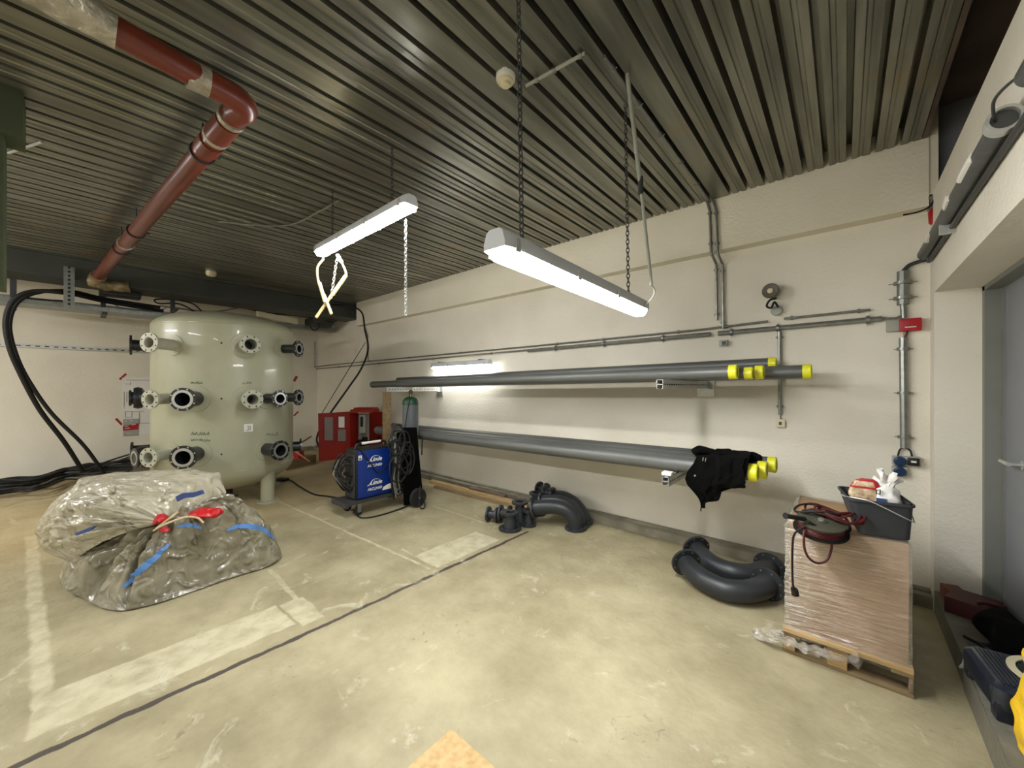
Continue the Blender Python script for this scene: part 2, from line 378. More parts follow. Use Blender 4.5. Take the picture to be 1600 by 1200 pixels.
bm = B(); box(bm, (.78, DY0-.2, .15), (.83, DY1+.1, LZ+.1)); d = struct('door_1', bm, 'doorgrey')
bm = B(); box(bm, (.70, DY1-.055, .15), (.78, DY1+.1, LZ+.1)); box(bm, (.70, DY0, LZ-.03), (.78, DY1, LZ+.1)); box(bm, (.77, DY1-.10, .15), (.785, DY1-.05, LZ-.03)); obj('door_frame', bm, 'frame', d)
hp = onX(1592, 725, .77); bm = B(); cyl(bm, hp+V((0, -.05, 0)), hp+V((-.05, -.05, 0)), .01); cyl(bm, hp+V((-.05, -.06, 0)), hp+V((-.05, .09, 0)), .011); ringdisc(bm, hp+V((0, -.05, 0)), (1, 0, 0), .005, .028, .008); obj('door_handle', bm, 'galv_bright', d)

# ================= lights =================
def fixture(name, p0, p1, label, w=.13, h=.10, lens='lens', group=None):
    """a long weatherproof batten from p0 to p1, lens facing down"""
    p0 = V(p0); p1 = V(p1); ax = (p1-p0).normalized(); L_ = (p1-p0).length
    t = thing(name, label, 'light', p0+V((0, 0, -.03)), group)
    sd = ax.cross(V((0, 0, 1))).normalized(); up = sd.cross(ax).normalized()
    def hull(prof, e0, e1, inset):
        bm = B(); rings = []
        for s, k in ((e0, .82), (e0+inset, 1), (e1-inset, 1), (e1, .82)):
            rings.append([bm.verts.new(p0+ax*s+sd*(q[0]*k)+up*q[1]) for q in prof])
        n = len(prof)
        for i in range(3):
            for k in range(n): bm.faces.new((rings[i][k], rings[i][(k+1) % n], rings[i+1][(k+1) % n], rings[i+1][k]))
        bm.faces.new(rings[0]); bm.faces.new(rings[-1][::-1]); return bm
    a = w/2
    obj('housing', hull([(-a, 0), (-a, .022), (-a*.75, h*.62), (-a*.45, h*.72), (a*.45, h*.72), (a*.75, h*.62), (a, .022), (a, 0)], 0, L_, .03), 'housing', t)
    obj('diffuser', hull([(-a*.88, 0), (a*.88, 0), (a*.80, -.018), (a*.5, -.034), (-a*.5, -.034), (-a*.80, -.018)], .02, L_-.02, .03), lens, t, label='lit white diffuser')
    for s in (.06, L_*.35, L_*.65, L_-.06):
        for sg in (-1, 1):
            bm = B(); q = p0+ax*s+sd*(a*sg*1.03)+up*.008
            prism(bm, [q-ax*.015-up*.02, q+ax*.015-up*.02, q+ax*.012+up*.03, q-ax*.012+up*.03], sd*.004*sg)
            obj('clip', bm, 'galv_bright', t)
    return t
A0 = onT(772, 388, 1.42); A1 = onT(1002, 486, 2.62); A1.z = A0.z
fixture('ceiling_light', A0, A1, 'lit batten light hanging nearest, just left of the white cable rod', .125)
B0 = onT(499, 396, 3.70); B1 = onT(650, 321, 2.735); B1.z = B0.z; B1.y = B0.y
fixture('ceiling_light', B0, B1, 'lit batten light hanging farther off, pale strips crossed below its end', .13)
C0 = onY(676, 577, 4.09); C1 = onY(766, 571, 4.09); C1.z = C0.z = 1.93
t = fixture('wall_light', C0, C1, 'lit batten light fixed to long wall just above the upper pipes', .12, .10, 'lens_wall')
for s in (.15, .85):
    bm = B(); p = C0.lerp(C1, s); box(bm, (p.x-.02, 4.05, p.z+.06), (p.x+.02, WY, p.z+.085)); obj('bracket', bm, 'galv', t)
# lamps behind the viewer, the unseen far left one boosted to brighten that side
for k, (a, b) in enumerate((((-5.2, -2.2, 2.85), (-3.65, -2.2, 2.85)), ((-1.6, -2.0, 2.85), (-.1, -2.0, 2.85)), ((-8.0, -2.6, 2.95), (-6.45, -2.6, 2.95)))):
    fixture('ceiling_light', a, b, ('batten light behind the viewer, above middle of the room', 'batten light behind the viewer, nearest the door wall', 'unseen batten light behind the viewer, boosted to brighten the far left wall')[k], .13, .10, 'lens_boosted' if k == 2 else 'lens')

def chain(p0, p1, label, link=.036, r=.0028, group=None, m='galv'):
    p0 = V(p0); p1 = V(p1); n = max(2, int((p1-p0).length/(link*.74))); bm = B(); d = (p1-p0).normalized(); a, b, _ = frame_of(d)
    for k in range(n):
        c = p0.lerp(p1, (k+.5)/n); s = a if k % 2 else b
        pts = []
        for j in range(12):
            an = 2*PI*j/12; pts.append(c+d*(math.cos(an)*link/2)+s*(math.sin(an)*link*.27))
        q = [bm.verts.new(v) for v in ()]
        rings = []
        for j in range(12):
            tg = (pts[(j+1) % 12]-pts[j-1]).normalized(); o = d.cross(s).normalized(); u = tg.cross(o).normalized()
            rings.append([bm.verts.new(pts[j]+(o*math.cos(2*PI*h/5)+u*math.sin(2*PI*h/5))*r) for h in range(5)])
        for j in range(12):
            for h in range(5): bm.faces.new((rings[j][h], rings[j][(h+1) % 5], rings[(j+1) % 12][(h+1) % 5], rings[(j+1) % 12][h]))
    return single('hanging_chain', bm, m, label, 'chain', group)
ax = (A1-A0).normalized()
q0 = A0+ax*.17; q1 = A1-ax*.23
chain(q0+V((0, 0, .07)), V((q0.x-.02, q0.y, H)), 'chain holding up the end of the nearest hanging light closest to the viewer', m='darkgrey')
chain(q1+V((0, 0, .07)), V((q1.x-.02, q1.y, H)), 'chain holding up the far end of the nearest hanging light, beside the white rod', m='darkgrey')
bx = (B1-B0).normalized(); r0 = B0+bx*.28; r1 = B1-bx*.25
chain(r0+V((0, 0, .07)), V((r0.x, r0.y, H)), 'chain from ceiling to the left end of the farther hanging light', m='darkgrey')
chain(r1+V((0, 0, .07)), V((r1.x, r1.y, H)), 'chain from ceiling to the right end of the farther hanging light', m='darkgrey')
tt = r1.length
e = onT(634, 492, (r1-V((0, 0, 0))).dot(V((-SN, CS, 0)))); chain(V((e.x, e.y, B0.z-.035)), e, 'spare chain end dangling straight down below the farther hanging light', m='galv_bright')
td = r0.dot(V((-SN, CS, 0))); chain(onT(527, 402, td), onT(517, 466, td), 'short spare chain dangling between the crossed pale strips', m='galv_bright')
# crossed pale cable duct pieces below the far light
bm = B(); tube(bm, [onT(506, 404, td), onT(496, 418, td), onT(497, 438, td), onT(501, 452, td)], .010); cyl(bm, onT(499, 442, td), onT(508, 472, td), .017, 8); cyl(bm, onT(506, 460, td), onT(518, 491, td), .014, 8)
single('cable_strip', bm, 'glowrod', 'pale bent strip hanging at left below the farther light, lower end pointing right', 'strip')
bm = B(); tube(bm, [onT(527, 398, td+.02), onT(534, 410, td+.02)], .017); tube(bm, [onT(534, 410, td+.02), onT(540, 424, td+.02), onT(541, 431, td+.02)], .010); cyl(bm, onT(541, 430, td+.02), onT(519, 461, td+.02), .018, 8); cyl(bm, onT(521, 457, td+.02), onT(494, 496, td+.02), .014, 8)
single('cable_strip', bm, 'glowrod', 'pale bent strip hanging at right below the farther light, lower end pointing left', 'strip')
# white rod carrying the cable down to the near light
bm = B(); pT = onT(980, 115, 2.215); pT.z = H; pM = onT(1001, 290, 2.24); pL = onT(1018, 445, 2.27)
t = thing('cable_rod', 'long pale rod hanging from ceiling beside the chain, feeding the nearest light', 'conduit', pL)
cyl(bm, pT, pM, .012); cyl(bm, pM, pL, .009); obj('rod', bm, 'greybox', t)
bm = B(); cyl(bm, pM+V((0, 0, .05)), pM-V((0, 0, .05)), .015); obj('joint', bm, 'darkgrey', t)
bm = B(); tube(bm, [pL, onT(1023, 455, 2.3), onT(1018, 466, 2.4), onT(1006, 477, 2.5), A1+V((0, -.02, .03))], .004); obj('wire', bm, 'cablegrey', t)

# ================= ceiling fittings =================
p = onZ(790, 132, H-.05)
t = thing('smoke_detector', 'round white smoke detector on ribbed ceiling beside the chain', 'smoke detector', V((p.x, p.y, H-.09)))
bm = B(); lathe(bm, (p.x, p.y, H+.01), (0, 0, -1), [(0, .055), (.018, .056), (.035, .054), (.04, .05)]); obj('base', bm, 'white', t)
bm = B(); lathe(bm, (p.x, p.y, H-.03), (0, 0, -1), [(0, .047), (.01, .045), (.016, .03), (.028, .027), (.032, .02)]); obj('sensor_head', bm, 'ivory', t)
def conduit(pts, r, label, clamps=(), cat='conduit', m='galv', group=None, off=(0, .02, 0), smooth=0, name='conduit_pipe'):
    pts = [V(p) for p in pts]; t = thing(name, label, cat, pts[0], group)
    bm = B(); tube(bm, pts, r, 10, smooth); obj('tube', bm, m, t)
    for (i, f) in clamps:
        c = pts[i].lerp(pts[i+1], f); d = (pts[i+1]-pts[i]).normalized()
        bm = B(); lathe(bm, c-d*.011, d, [(0, r*1.0), (0, r*1.5), (.022, r*1.5), (.022, r)], 12)
        s = d.cross(V(off)).normalized(); cyl(bm, c-s*r*2.2, c+s*r*2.2, .003, 6)
        cyl(bm, c, c+V(off), .005, 6); obj('clamp', bm, 'galv', t)
    return t
g0 = onZ(822, 134, H-.02); g1 = onZ(914, 83, H-.02)
conduit([g0, g1], .010, 'short pale conduit crossing ceiling ribs beside the smoke detector', [(0, .2), (0, .5), (0, .93)], off=(0, 0, .03), m='greybox')
g0 = onZ(937, 93, H-.02); g1 = onZ(1108, 306, H-.02); g1.x = g0.x = (g0.x+g1.x)/2; g1.y = BY-.02
conduit([g0, g1], .011, 'grey conduit running along a ceiling rib to the long wall', [(0, .05), (0, .22), (0, .4), (0, .6), (0, .8)], off=(0, 0, .03))
p = onZ(330, 428, H-.03); bm = B(); lathe(bm, (p.x, p.y, H+.01), (0, 0, -1), [(0, .07), (.05, .07), (.075, .05), (.08, .02)]); single('ceiling_sensor', bm, 'ivory', 'small pale round sensor on far ceiling above the vessel', 'sensor')
bm = B(); tube(bm, [onZ(340, 346, H-.012), onZ(400, 352, H-.02), onZ(455, 351, H-.02), onZ(500, 330, H-.02), onZ(530, 313, H-.012)], .009, 8); single('ceiling_cable', bm, 'cablegrey', 'thin grey cable loosely fixed to ceiling left of the farther hanging light', 'cable')
bm = B(); cyl(bm, onZ(14, 239, H-.01), onZ(66, 222, H-.01), .010, 8); single('ceiling_rod', bm, 'greybox', 'short pale rod fixed to ceiling near the green post', 'rod')

# red-brown drain pipe
t = thing('drain_pipe', 'red-brown plastic drain pipe bending under the ribbed ceiling', 'pipe', onZ(369, 160, 3.2))
zp = 3.21; e0 = onZ(167, 44, zp); e1 = onZ(352, 127, zp); f0 = onZ(372, 172, zp-.0); f1 = onZ(154, 431, 3.13)
e0 = V((-2.49, e0.y, zp)); e1 = V((-2.55, onZ(333, 117, zp).y+.0, zp)); R_ = .062
bm = B(); tube(bm, [e0, e1], R_, 28, 0); obj('pipe_run', bm, 'redpipe', t)
cor = V((e1.x-.02, f0.y+.02, zp))
bm = B(); tube(bm, [e1-V((0, .04, 0)), e1, cor+V((.0, -.05, 0)), cor+V((-.06, .0, 0)), V((f0.x-.05, f0.y, zp))], R_+.004, 28, 8); obj('bend', bm, 'redpipe', t)
s0 = V((f0.x-.03, f0.y, zp)); bm = B(); tube(bm, [s0, f1], R_, 28, 0); obj('pipe_run', bm, 'redpipe', t)
dd = (f1-s0).normalized()
for s, l in ((.12, .25), (.42, .14)):
    c = s0+dd*s; bm = B(); lathe(bm, c, dd, [(0, R_), (0, R_+.008), (l, R_+.008), (l, R_)], 28); obj('socket', bm, 'redpipe', t)
L_ = (f1-s0).length
for s, mm in ((.06, 'foil'), (.33, 'foil'), (L_*.63, 'foil')):
    bm = B(); lathe(bm, s0+dd*s, dd, [(0, R_), (0, R_+.0105), (.035, R_+.0105), (.035, R_)], 28); obj('foil_tape', bm, mm, t)
bm = B(); lathe(bm, e1-V((0, .09, 0)), (0, 1, 0), [(0, R_), (0, R_+.0075), (.09, R_+.0075), (.09, R_)], 28); obj('foil_tape', bm, 'foil', t)
for s in (.62, L_*.53, L_*.68):
    c = s0+dd*s; bm = B(); lathe(bm, c, dd, [(0, R_), (0, R_+.012), (.02, R_+.012), (.02, R_)], 28); cyl(bm, c, V((c.x, c.y, H)), .006, 6)
    cyl(bm, c+V((0, R_, -.0)), c+V((0, R_+.035, 0)), .008, 6); obj('pipe_clamp', bm, 'clip', t)
# foil-wrapped part of the same line
bm = B(); path = [e0+V((0, .03, 0)), e0+V((0, -.3, .02)), e0+V((0, -.8, .02)), e0+V((0, -1.6, .02))]
tube(bm, path, .078, 26, 10)
for v in bm.verts:
    n = noise.noise(v.co*9)*.02+noise.noise(v.co*23)*.008; c = V((e0.x, v.co.y, zp)); v.co += (v.co-c).normalized()*n
obj('foil_insulation', bm, 'foil', t, label='crumpled aluminium wrap')
bm = B(); c = f1; tube(bm, [c-dd*.02, c+dd*.12, c+dd*.2+V((0, -.02, -.05)), c+dd*.24+V((0, .12, -.07)), c+dd*.24+V((0, .34, -.05))], .075, 20, 8)
for v in bm.verts: v.co += V((noise.noise(v.co*14), noise.noise(v.co*14+V((5, 5, 5))), noise.noise(v.co*14+V((9, 1, 5)))))*.02
obj('foil_elbow', bm, mat('stained_foil', srgb(96, 78, 50), .5, metal=.4, scale=10, c2=srgb(156, 142, 112), bump=.8, bscale=25), t, label='foil taped elbow')
# green post at the left
gp = onZ(36, 142, H); bm = B(); box(bm, (gp.x-.25, gp.y-.10, H-.28), (gp.x, gp.y, H)); q = onT(9, 300, 2.32)
box(bm, (q.x-.22, q.y-.11, 2.2), (q.x-.02, q.y-.01, H-.1)); single('steel_post', bm, 'greenpost', 'dark green steel hanger post fixed to ceiling at the left edge', 'post')

# ================= vessel =================
Dv = 6.9; lat, dep = -.5942*Dv, .8043*Dv
VC = V((-SN*dep+CS*lat, CS*dep+SN*lat, 0)); VR = .82
CAMF = V((-SN, CS, 0)); CAMR = V((CS, SN, 0))
def vdir(phi): phi = math.radians(phi); return CAMR*math.sin(phi)-CAMF*math.cos(phi)
tank = thing('pressure_vessel', 'large pale grey-green cylindrical steel vessel with flanged pipe stubs', 'tank', VC)
zb, zt = .50, 2.40; prof = []
for k in range(13):
    a = PI/2*k/12; prof.append((zb-.34*math.cos(a), VR*math.sin(a)))
for k in range(1, 9): prof.append((zb+(zt-zb)*k/9, VR))
for k in range(13):
    a = PI/2*(1-k/12); prof.append((zt+.24*math.cos(a), VR*math.sin(a)))
bm = B(); lathe(bm, VC, (0, 0, 1), prof, 96); sh = obj('shell', bm, 'vessel', tank, ang=40)
for z in (zb, zt): bm = B(); lathe(bm, VC+V((0, 0, z-.006)), (0, 0, 1), [(0, VR), (.004, VR+.005), (.012, VR+.005), (.016, VR)], 96, cap=False); obj('weld_seam', bm, 'vessel', tank)
lg = onZ(418, 783, 0)
for k in range(4):
    dl = (lg-VC).xy.to_3d(); rot = Matrix.Rotation(k*PI/2, 3, 'Z'); c = VC+rot @ dl
    bm = B(); cyl(bm, c+V((0, 0, .012)), c+V((0, 0, .45)), .085, 28); l = obj('leg', bm, 'vessel', tank)
    bm = B(); cyl(bm, c, c+V((0, 0, .015)), .145, 28); obj('base_plate', bm, 'vessel', l)
bm = B(); lathe(bm, VC+V((0, 0, .02)), (0, 0, 1), [(0, .06), (.2, .06)], 20); lathe(bm, VC+V((0, 0, .015)), (0, 0, 1), [(0, .12), (.02, .12)], 24); obj('drain_stub', bm, 'blackcoat', tank)
def nozzle(phi, R, py, kind, rn, rf, pad=.0, bell=False):
    d = vdir(phi); c0 = VC+d*R; t = (c0-V((0, 0, 0))).dot(CAMF); z = EYE-(py-CY)/F*t
    o = VC+V((0, 0, z)); m = {'cream': 'cream', 'black': 'blackcoat', 'white': 'blackcoat'}[kind]
    bm = B()
    if bell:
        lathe(bm, o+d*(VR-.03), d, [(0, rn), (.05, rn), (.07, rn*1.0), (.10, rn*1.7), (.14, rn*1.85), (.18, rn*1.7), (R-VR-.02, rn*1.1), (R-VR+.03, rn*1.0)], 32)
    else:
        ringdisc(bm, o+d*(VR-.06), d, rn*.86, rn, R-VR+.06, 32)
    nz = obj('pipe_stub', bm, m, tank, label='black pipe stub' if m == 'blackcoat' else None)
    bm = B(); ringdisc(bm, o+d*(R-.022), d, rn*.86, rf, .022, 40); fl = obj('flange', bm, m, nz)
    if kind != 'cream':
        bm = B(); ringdisc(bm, o+d*(R-.001), d, rn*.86, rn*1.18, .006, 40); obj('flange_face', bm, 'machined', nz, label='bright machined ring')
    if kind != 'black':
        for q in circ(d, o+d*(R-.0005), (rn+rf)/2+(.004 if kind == 'cream' else .010), 8, .5):
            bm = B(); cyl(bm, q, q+d*.0025, .009, 10); obj('bolt_hole', bm, 'bore' if kind == 'cream' else 'machined', nz)
    bm = B(); cyl(bm, o+d*(VR-.05), o+d*(VR+.004), rn*.855, 24); obj('bore', bm, 'bore', nz)
    if pad:
        bm = B(); vs = []
        sd = d.cross(V((0, 0, 1))).normalized(); rings = []
        for rr in (rn*.95, pad*.97, pad):
            ring = []
            for k in range(40):
                a = 2*PI*k/40; x = math.cos(a)*rr; zz = math.sin(a)*rr; dep_ = math.sqrt(max(VR*VR-x*x, 0))+(.012 if rr < pad else -.005)
                ring.append(bm.verts.new(o+d*dep_+sd*x+V((0, 0, zz))))
            rings.append(ring)
        for i in range(2):
            for k in range(40): bm.faces.new((rings[i][k], rings[i][(k+1) % 40], rings[i+1][(k+1) % 40], rings[i+1][k]))
        obj('reinforcing_pad', bm, 'vessel', nz)
nozzle(-4.5, 1.12, 535, 'cream', .068, .112, .13)
nozzle(49.5, 1.04, 538, 'cream', .078, .112, .165)
nozzle(-46, 1.005, 539, 'black', .068, .125)
nozzle(87, 1.06, 545, 'white', .062, .115, .13)
nozzle(-5.0, 1.10, 624, 'cream', .064, .108, .13)
nozzle(13.5, 1.09, 624, 'white', .092, .136, .165)
nozzle(50.5, 1.05, 624, 'cream', .072, .118, .165)
nozzle(67.5, 1.09, 623, 'white', .070, .112, .14)
nozzle(87, 1.06, 621, 'white', .064, .112)
nozzle(-46, 1.01, 622, 'black', .075, .10, 0, True)
nozzle(-6.0, 1.10, 715, 'cream', .066, .112, .13)
nozzle(-28, 1.01, 716, 'black', .075, .12, 0, True)
nozzle(-48, .995, 707, 'black', .085, .13)
nozzle(14, 1.10, 715, 'white', .092, .138, .165)
nozzle(67.5, 1.10, 704, 'white', .085, .132, .15)
nozzle(120, .93, 697, 'black', .075, .12)
def onShell(px, py, off=.002):
    # point where the sight line meets the shell
    r = ray(px, py); dx, dy = r.x, r.y; a = dx*dx+dy*dy; b = -2*(dx*VC.x+dy*VC.y); c = VC.x**2+VC.y**2-(VR+off)**2
    t = (-b-math.sqrt(max(b*b-4*a*c, 0)))/(2*a); return V((dx*t, dy*t, EYE+r.z*t))
for px, py in ((346, 536), (346, 623), (346, 710)): bm = B(); p = onShell(px, py); n = (p-VC).xy.to_3d().normalized(); cyl(bm, p-n*.01, p+n*.003, .011, 10); obj('threaded_hole', bm, 'bore', tank)
bm = B(); pts = [onShell(x, y, .004) for x, y in ((381, 663), (395, 662), (395, 674), (381, 675))]
n = (pts[0]-VC).xy.to_3d().normalized(); prism(bm, pts, n*.006); pl = obj('number_plate', bm, 'white', tank, label='small pale plate with a number')
bm = B()
for seg in (((385, 666), (388, 665), (388, 672), (385, 673)), ((391, 665), (391, 672))): tube(bm, [onShell(x, y, .013) for x, y in seg], .003, 6, 0)
obj('plate_mark', bm, 'darkgrey', pl)
def scrib(x0, x1, y, h, n, seed):
    bm = B(); rg = random.Random(seed); w = (x1-x0)/n
    for k in range(n):
        a = x0+k*w; pts = [(a+w*.1, y-h*rg.random()), (a+w*.35, y-h*rg.random()*.2), (a+w*.6, y-h*(.6+.4*rg.random())), (a+w*.8, y-h*.1*rg.random())]
        allp = (allp if k else [])+[onShell(px, py, .002) for px, py in pts]
    tube(bm, allp, .003, 5, 2); obj('marker_writing', bm, 'greyink', tank, label='faint green handwriting')
scrib(297, 328, 680, 6, 5, 1); scrib(298, 329, 690, 5, 8, 2); scrib(414, 436, 681, 6, 3, 3); scrib(378, 394, 600, 4, 3, 4); scrib(297, 317, 600, 4, 4, 5)

# ================= left wall: drawing, rail, tray, cables =================
def wallquad(pts, th=.004):
    bm = B(); prism(bm, pts, V((th, 0, 0))); return bm
lw = WX+.012
t = thing('wall_drawing', 'large white technical drawing taped to left wall behind the vessel', 'drawing', onX(214, 684, WX))
pc = [onX(191, 590, WX+.003), onX(250, 589, WX+.003), onX(250, 676, WX+.003), onX(191, 682, WX+.003)]
obj('sheet', wallquad(pc, .003), 'paper', t)
bm = B()
for a, b in (((197, 594), (248, 594)), ((204, 661), (248, 661)), ((196, 643), (207, 643)), ((196, 643), (196, 652)), ((196, 652), (206, 652)), ((206, 643), (206, 652)), ((218, 644), (218, 660)), ((204, 643), (225, 643)), ((194, 612), (194, 636)), ((198, 612), (198, 628)), ((196, 600), (204, 600)), ((204, 596), (204, 602))):
    cyl(bm, onX(a[0], a[1], WX+.007), onX(b[0], b[1], WX+.007), .004, 5)
obj('drawn_lines', bm, 'ink', t)
def tape(a, b, w, label, x=WX, mt='redtape'):
    a = onX(a[0], a[1], x+.0005); b = onX(b[0], b[1], x+.0005); d = (b-a).normalized(); s = V((0, -d.z, d.y))*w/2; bm = B(); prism(bm, [a-s, b-s, b+s, a+s], V((.003, 0, 0)))
    return single('tape_strip', bm, mt, label, 'tape')
tape((187, 593), (197, 584), .035, 'strip of red tape on left wall above the drawing')
tape((181, 654), (191, 664), .035, 'strip of red tape on left wall at drawing’s lower left corner')
tape((459, 596), (464, 588), .06, 'dark red tape scrap on left wall, right of the vessel, upper one')
tape((459, 650), (466, 643), .035, 'strip of red tape on left wall, right of the vessel, lower one')
t = thing('wall_poster', 'small grey and red notice pinned over the drawing on left wall', 'poster', onX(204, 681, WX))
a = [onX(192, 655, WX+.012), onX(217, 654, WX+.012), onX(216, 680, WX+.012), onX(193, 681, WX+.012)]
obj('sheet', wallquad(a, .003), 'greybox', t)
obj('red_band', wallquad([onX(192, 666, WX+.016), onX(217, 661, WX+.016), onX(216, 671, WX+.016), onX(192, 673, WX+.016)], .002), 'redplastic', t)
bm = B()
for q in (((195, 667), (201, 666)), ((195, 670), (203, 669)), ((206, 664), (212, 663)), ((196, 677), (206, 677)), ((195, 658), (199, 658)), ((203, 657), (208, 657))): cyl(bm, onX(*q[0], WX+.019), onX(*q[1], WX+.019), .007, 5)
obj('print', bm, 'paper', t)
# slotted rail along the wall
za = onX(0, 538, WX+.04).z
bm = B(); y0 = YF+.1; y1 = onX(236, 548, WX+.04).y; box(bm, (WX, y0, za-.03), (WX+.045, y1, za+.03))
t = single('wall_rail', bm, 'galv_bright', 'slotted zinc rail running along left wall behind the vessel', 'rail')
bm = B(); k = y0+.05
while k < y1-.05: box(bm, (WX+.0445, k, za-.008), (WX+.047, k+.05, za+.008)); k += .1
obj('slot', bm, 'zinc_hole', t, stuff=True)
# cable tray hanging below the beam
TX = -8.3
za = 2.72
def tray(x0, x1, y0, y1, z, label, hgt=.06):
    t = thing('cable_tray', label, 'cable tray', V(((x0+x1)/2, y0, z)))
    bm = B(); box(bm, (x0, y0, z), (x1, y1, z+.006)); obj('tray_floor', bm, 'galv', t)
    for xx in (x0, x1-.006): bm = B(); box(bm, (xx, y0, z), (xx+.006, y1, z+hgt)); obj('side_rail', bm, 'galv', t)
    return t
tray(-8.66, -8.2, -.75, 2.6, 2.70, 'wide zinc cable tray slung below the dark steel beam')
tray(-9.3, -8.95, -.9, 2.6, 2.84, 'narrow zinc tray hanging farther back near left wall')
bm = B()
for px, w, yt, yb, xx in ((108, .10, 418, 482, -8.05),):
    p = onX(px, yb, xx); q = onX(px, yt, xx); box(bm, (xx, p.y-w/2, p.z), (xx+.05, p.y+w/2, q.z))
t = single('hanging_strut', bm, 'galv', 'pale slotted channel standing in front of the cable tray', 'strut')
bm = B(); k = p.z+.04
while k < 3.22: box(bm, (-8.0, p.y-.012, k), (-7.997, p.y+.012, k+.03)); k += .055
obj('slot', bm, 'zinc_hole', t, stuff=True)
for px, yb, lab in ((20, 484, 'dark hanger beside the green post holding the cable tray'), (161, 496, 'dark hanger below the foil elbow holding the cable tray'), (270, 488, 'dark hanger above the vessel holding the cable tray')):
    p = onX(px, yb, -8.64); bm = B(); box(bm, (-8.70, p.y-.025, p.z), (-8.63, p.y+.03, 3.08)); box(bm, (-8.7, p.y-.025, p.z), (-8.28, p.y+.03, p.z+.035)); single('tray_hanger', bm, 'darkgrey', lab, 'strut')
# dark box behind the elbow
p = onX(185, 440, -8.4); bm = B(); box(bm, (-8.6, p.y-.2, 2.98), (-8.35, p.y+.25, 3.085), bev=.01); single('ceiling_box', bm, 'black', 'dark box under the beam beside the foil elbow', 'box')
# thick black cables looping down from the tray
def cable(pts, r, label, m='cable', name='cable', group=None, seg=10): bm = B(); tube(bm, pts, r, seg, 10); return single(name, bm, m, label, 'cable', group)
cable([onX(255, 486, -8.5), onX(165, 471, -8.4), onX(110, 459, -8.15), onX(55, 455, -8.1), onX(22, 468, -8.1), onX(9, 500, -8.15), onX(14, 540, -8.2), onX(30, 580, -8.3), onX(62, 640, -8.5), onX(100, 690, -8.7), onX(130, 737, -8.9)], .028, 'thick black cable looping down from tray, left strand of the pair')
cable([onX(250, 480, -8.55), onX(165, 467, -8.45), onX(110, 455, -8.25), onX(60, 457, -8.2), onX(28, 472, -8.2), onX(15, 505, -8.25), onX(22, 545, -8.3), onX(42, 590, -8.35), onX(80, 645, -8.5), onX(130, 695, -8.6), onX(163, 740, -8.7)], .024, 'thick black cable looping down from tray, right strand of the pair')
# heap of cables on the floor by the left wall
rg = random.Random(5)
for k in range(16):
    y0 = rg.uniform(752, 774); y1 = rg.uniform(712, 746); pts = []
    xe = rg.uniform(190, 232)
    for j, px in enumerate((-30, 20, 60, 100, 140, 170, xe)):
        f = j/6; py = y0+(y1-y0)*f+rg.uniform(-4, 4)-(6 if 2 < j < 5 else 0)
        z = .03+.05*(k % 4)+(.03*math.sin(j+k)); pp = onT(px, py, 6); t_ = (z-EYE)/ray(px, py).z
        q = onT(px, py, min(t_, (WX+.12)/ray(px, py).x)); q.z = max(q.z, .02); pts.append(q)
    cable(pts, .014+.006*(k % 3), 'black cable lying in the tangled heap along left wall floor', group='cables heaped along the left wall', m='cable' if k % 4 else 'cablegrey')
cable([onX(130, 736, -8.9), onX(165, 722, -8.8), onX(205, 709, -8.6)], .014, 'black cable rising from the heap to the vessel’s lower left stub, upper one')
cable([onX(125, 738, -8.95), onX(165, 727, -8.8), onX(205, 713, -8.6)], .014, 'black cable rising from the heap to the vessel’s lower left stub, lower one')
cable([onX(165, 465, -8.6), onX(200, 489, -8.9), onX(228, 493, -9.0), onX(262, 480, -9.1)], .008, 'thin grey cable sagging below the tray left of the vessel top', 'cablegrey')
cable([onX(32, 442+22, -8.7), onX(60, 468, -8.7), onX(98, 470, -8.7)], .012, 'thin dark cable under the tray beside the slotted channel')
# tangle near the corner
tc_ = 8.0
cable([onT(315, 486, 6.6), onT(300, 474, 6.6), onT(270, 468, 6.6), onT(243, 468, 6.6), onT(248, 474, 6.6), onT(280, 475, 6.6), onT(305, 487, 6.6)], .012, 'black cable looped over the tray above the vessel')
tray(-9.3, -9.0, 2.4, 4.1, 2.88, 'zinc cable tray in the far corner above the vessel', .08)
p = onT(480, 484, 8.4); t = thing('junction_box', 'pale junction box hanging in the far corner above the vessel', 'box', p-V((0, 0, .1)))
bm = B(); box(bm, p-V((.09, .09, .06)), p+V((.09, .09, .09)), bev=.012); obj('box_body', bm, 'greybox', t)
bm = B(); box(bm, p-V((.03, .07, .10)), p+V((.03, .07, -.06))); obj('cable_gland', bm, 'black', t)
cable([onT(486, 492, 8.4), onT(484, 506, 8.4), onT(490, 516, 8.4), onT(499, 510, 8.4), onT(494, 497, 8.4)], .011, 'small black cable loop hanging from the far corner junction box')
bm = B(); q = onT(500, 504, 8.5); 
for k, (w, dz) in enumerate(((.42, .05), (.30, 0), (.18, -.05))): box(bm, (q.x-.3, q.y-.2, q.z+dz-.035), (q.x+w-.15, q.y+.25, q.z+dz+.03))
single('duct_bracket', bm, 'beam', 'stepped dark grey bracket pieces in the far corner under the beam', 'bracket')
cable([onT(250, 478, 7), onT(330, 487, 7.2), onT(395, 478, 7.4), onT(450, 486, 8), onT(478, 490, 8.2)], .016, 'grey cable running across above the vessel to the far corner', 'cablegrey')
cable([onT(380, 481, 7.8), onT(420, 489, 8), onT(470, 494, 8.2), onT(520, 503, 8.4)], .016, 'black cable running above the vessel towards the corner bracket')
bm = B(); a = onT(400, 486, 7.6); b = onT(462, 498, 8.2); d = b-a; prism(bm, [a, b, b-V((0, 0, .12)), a-V((0, 0, .10))], V((.03, .03, 0))); single('cable_duct', bm, 'ivory', 'pale cable duct piece above the vessel’s right shoulder', 'duct')
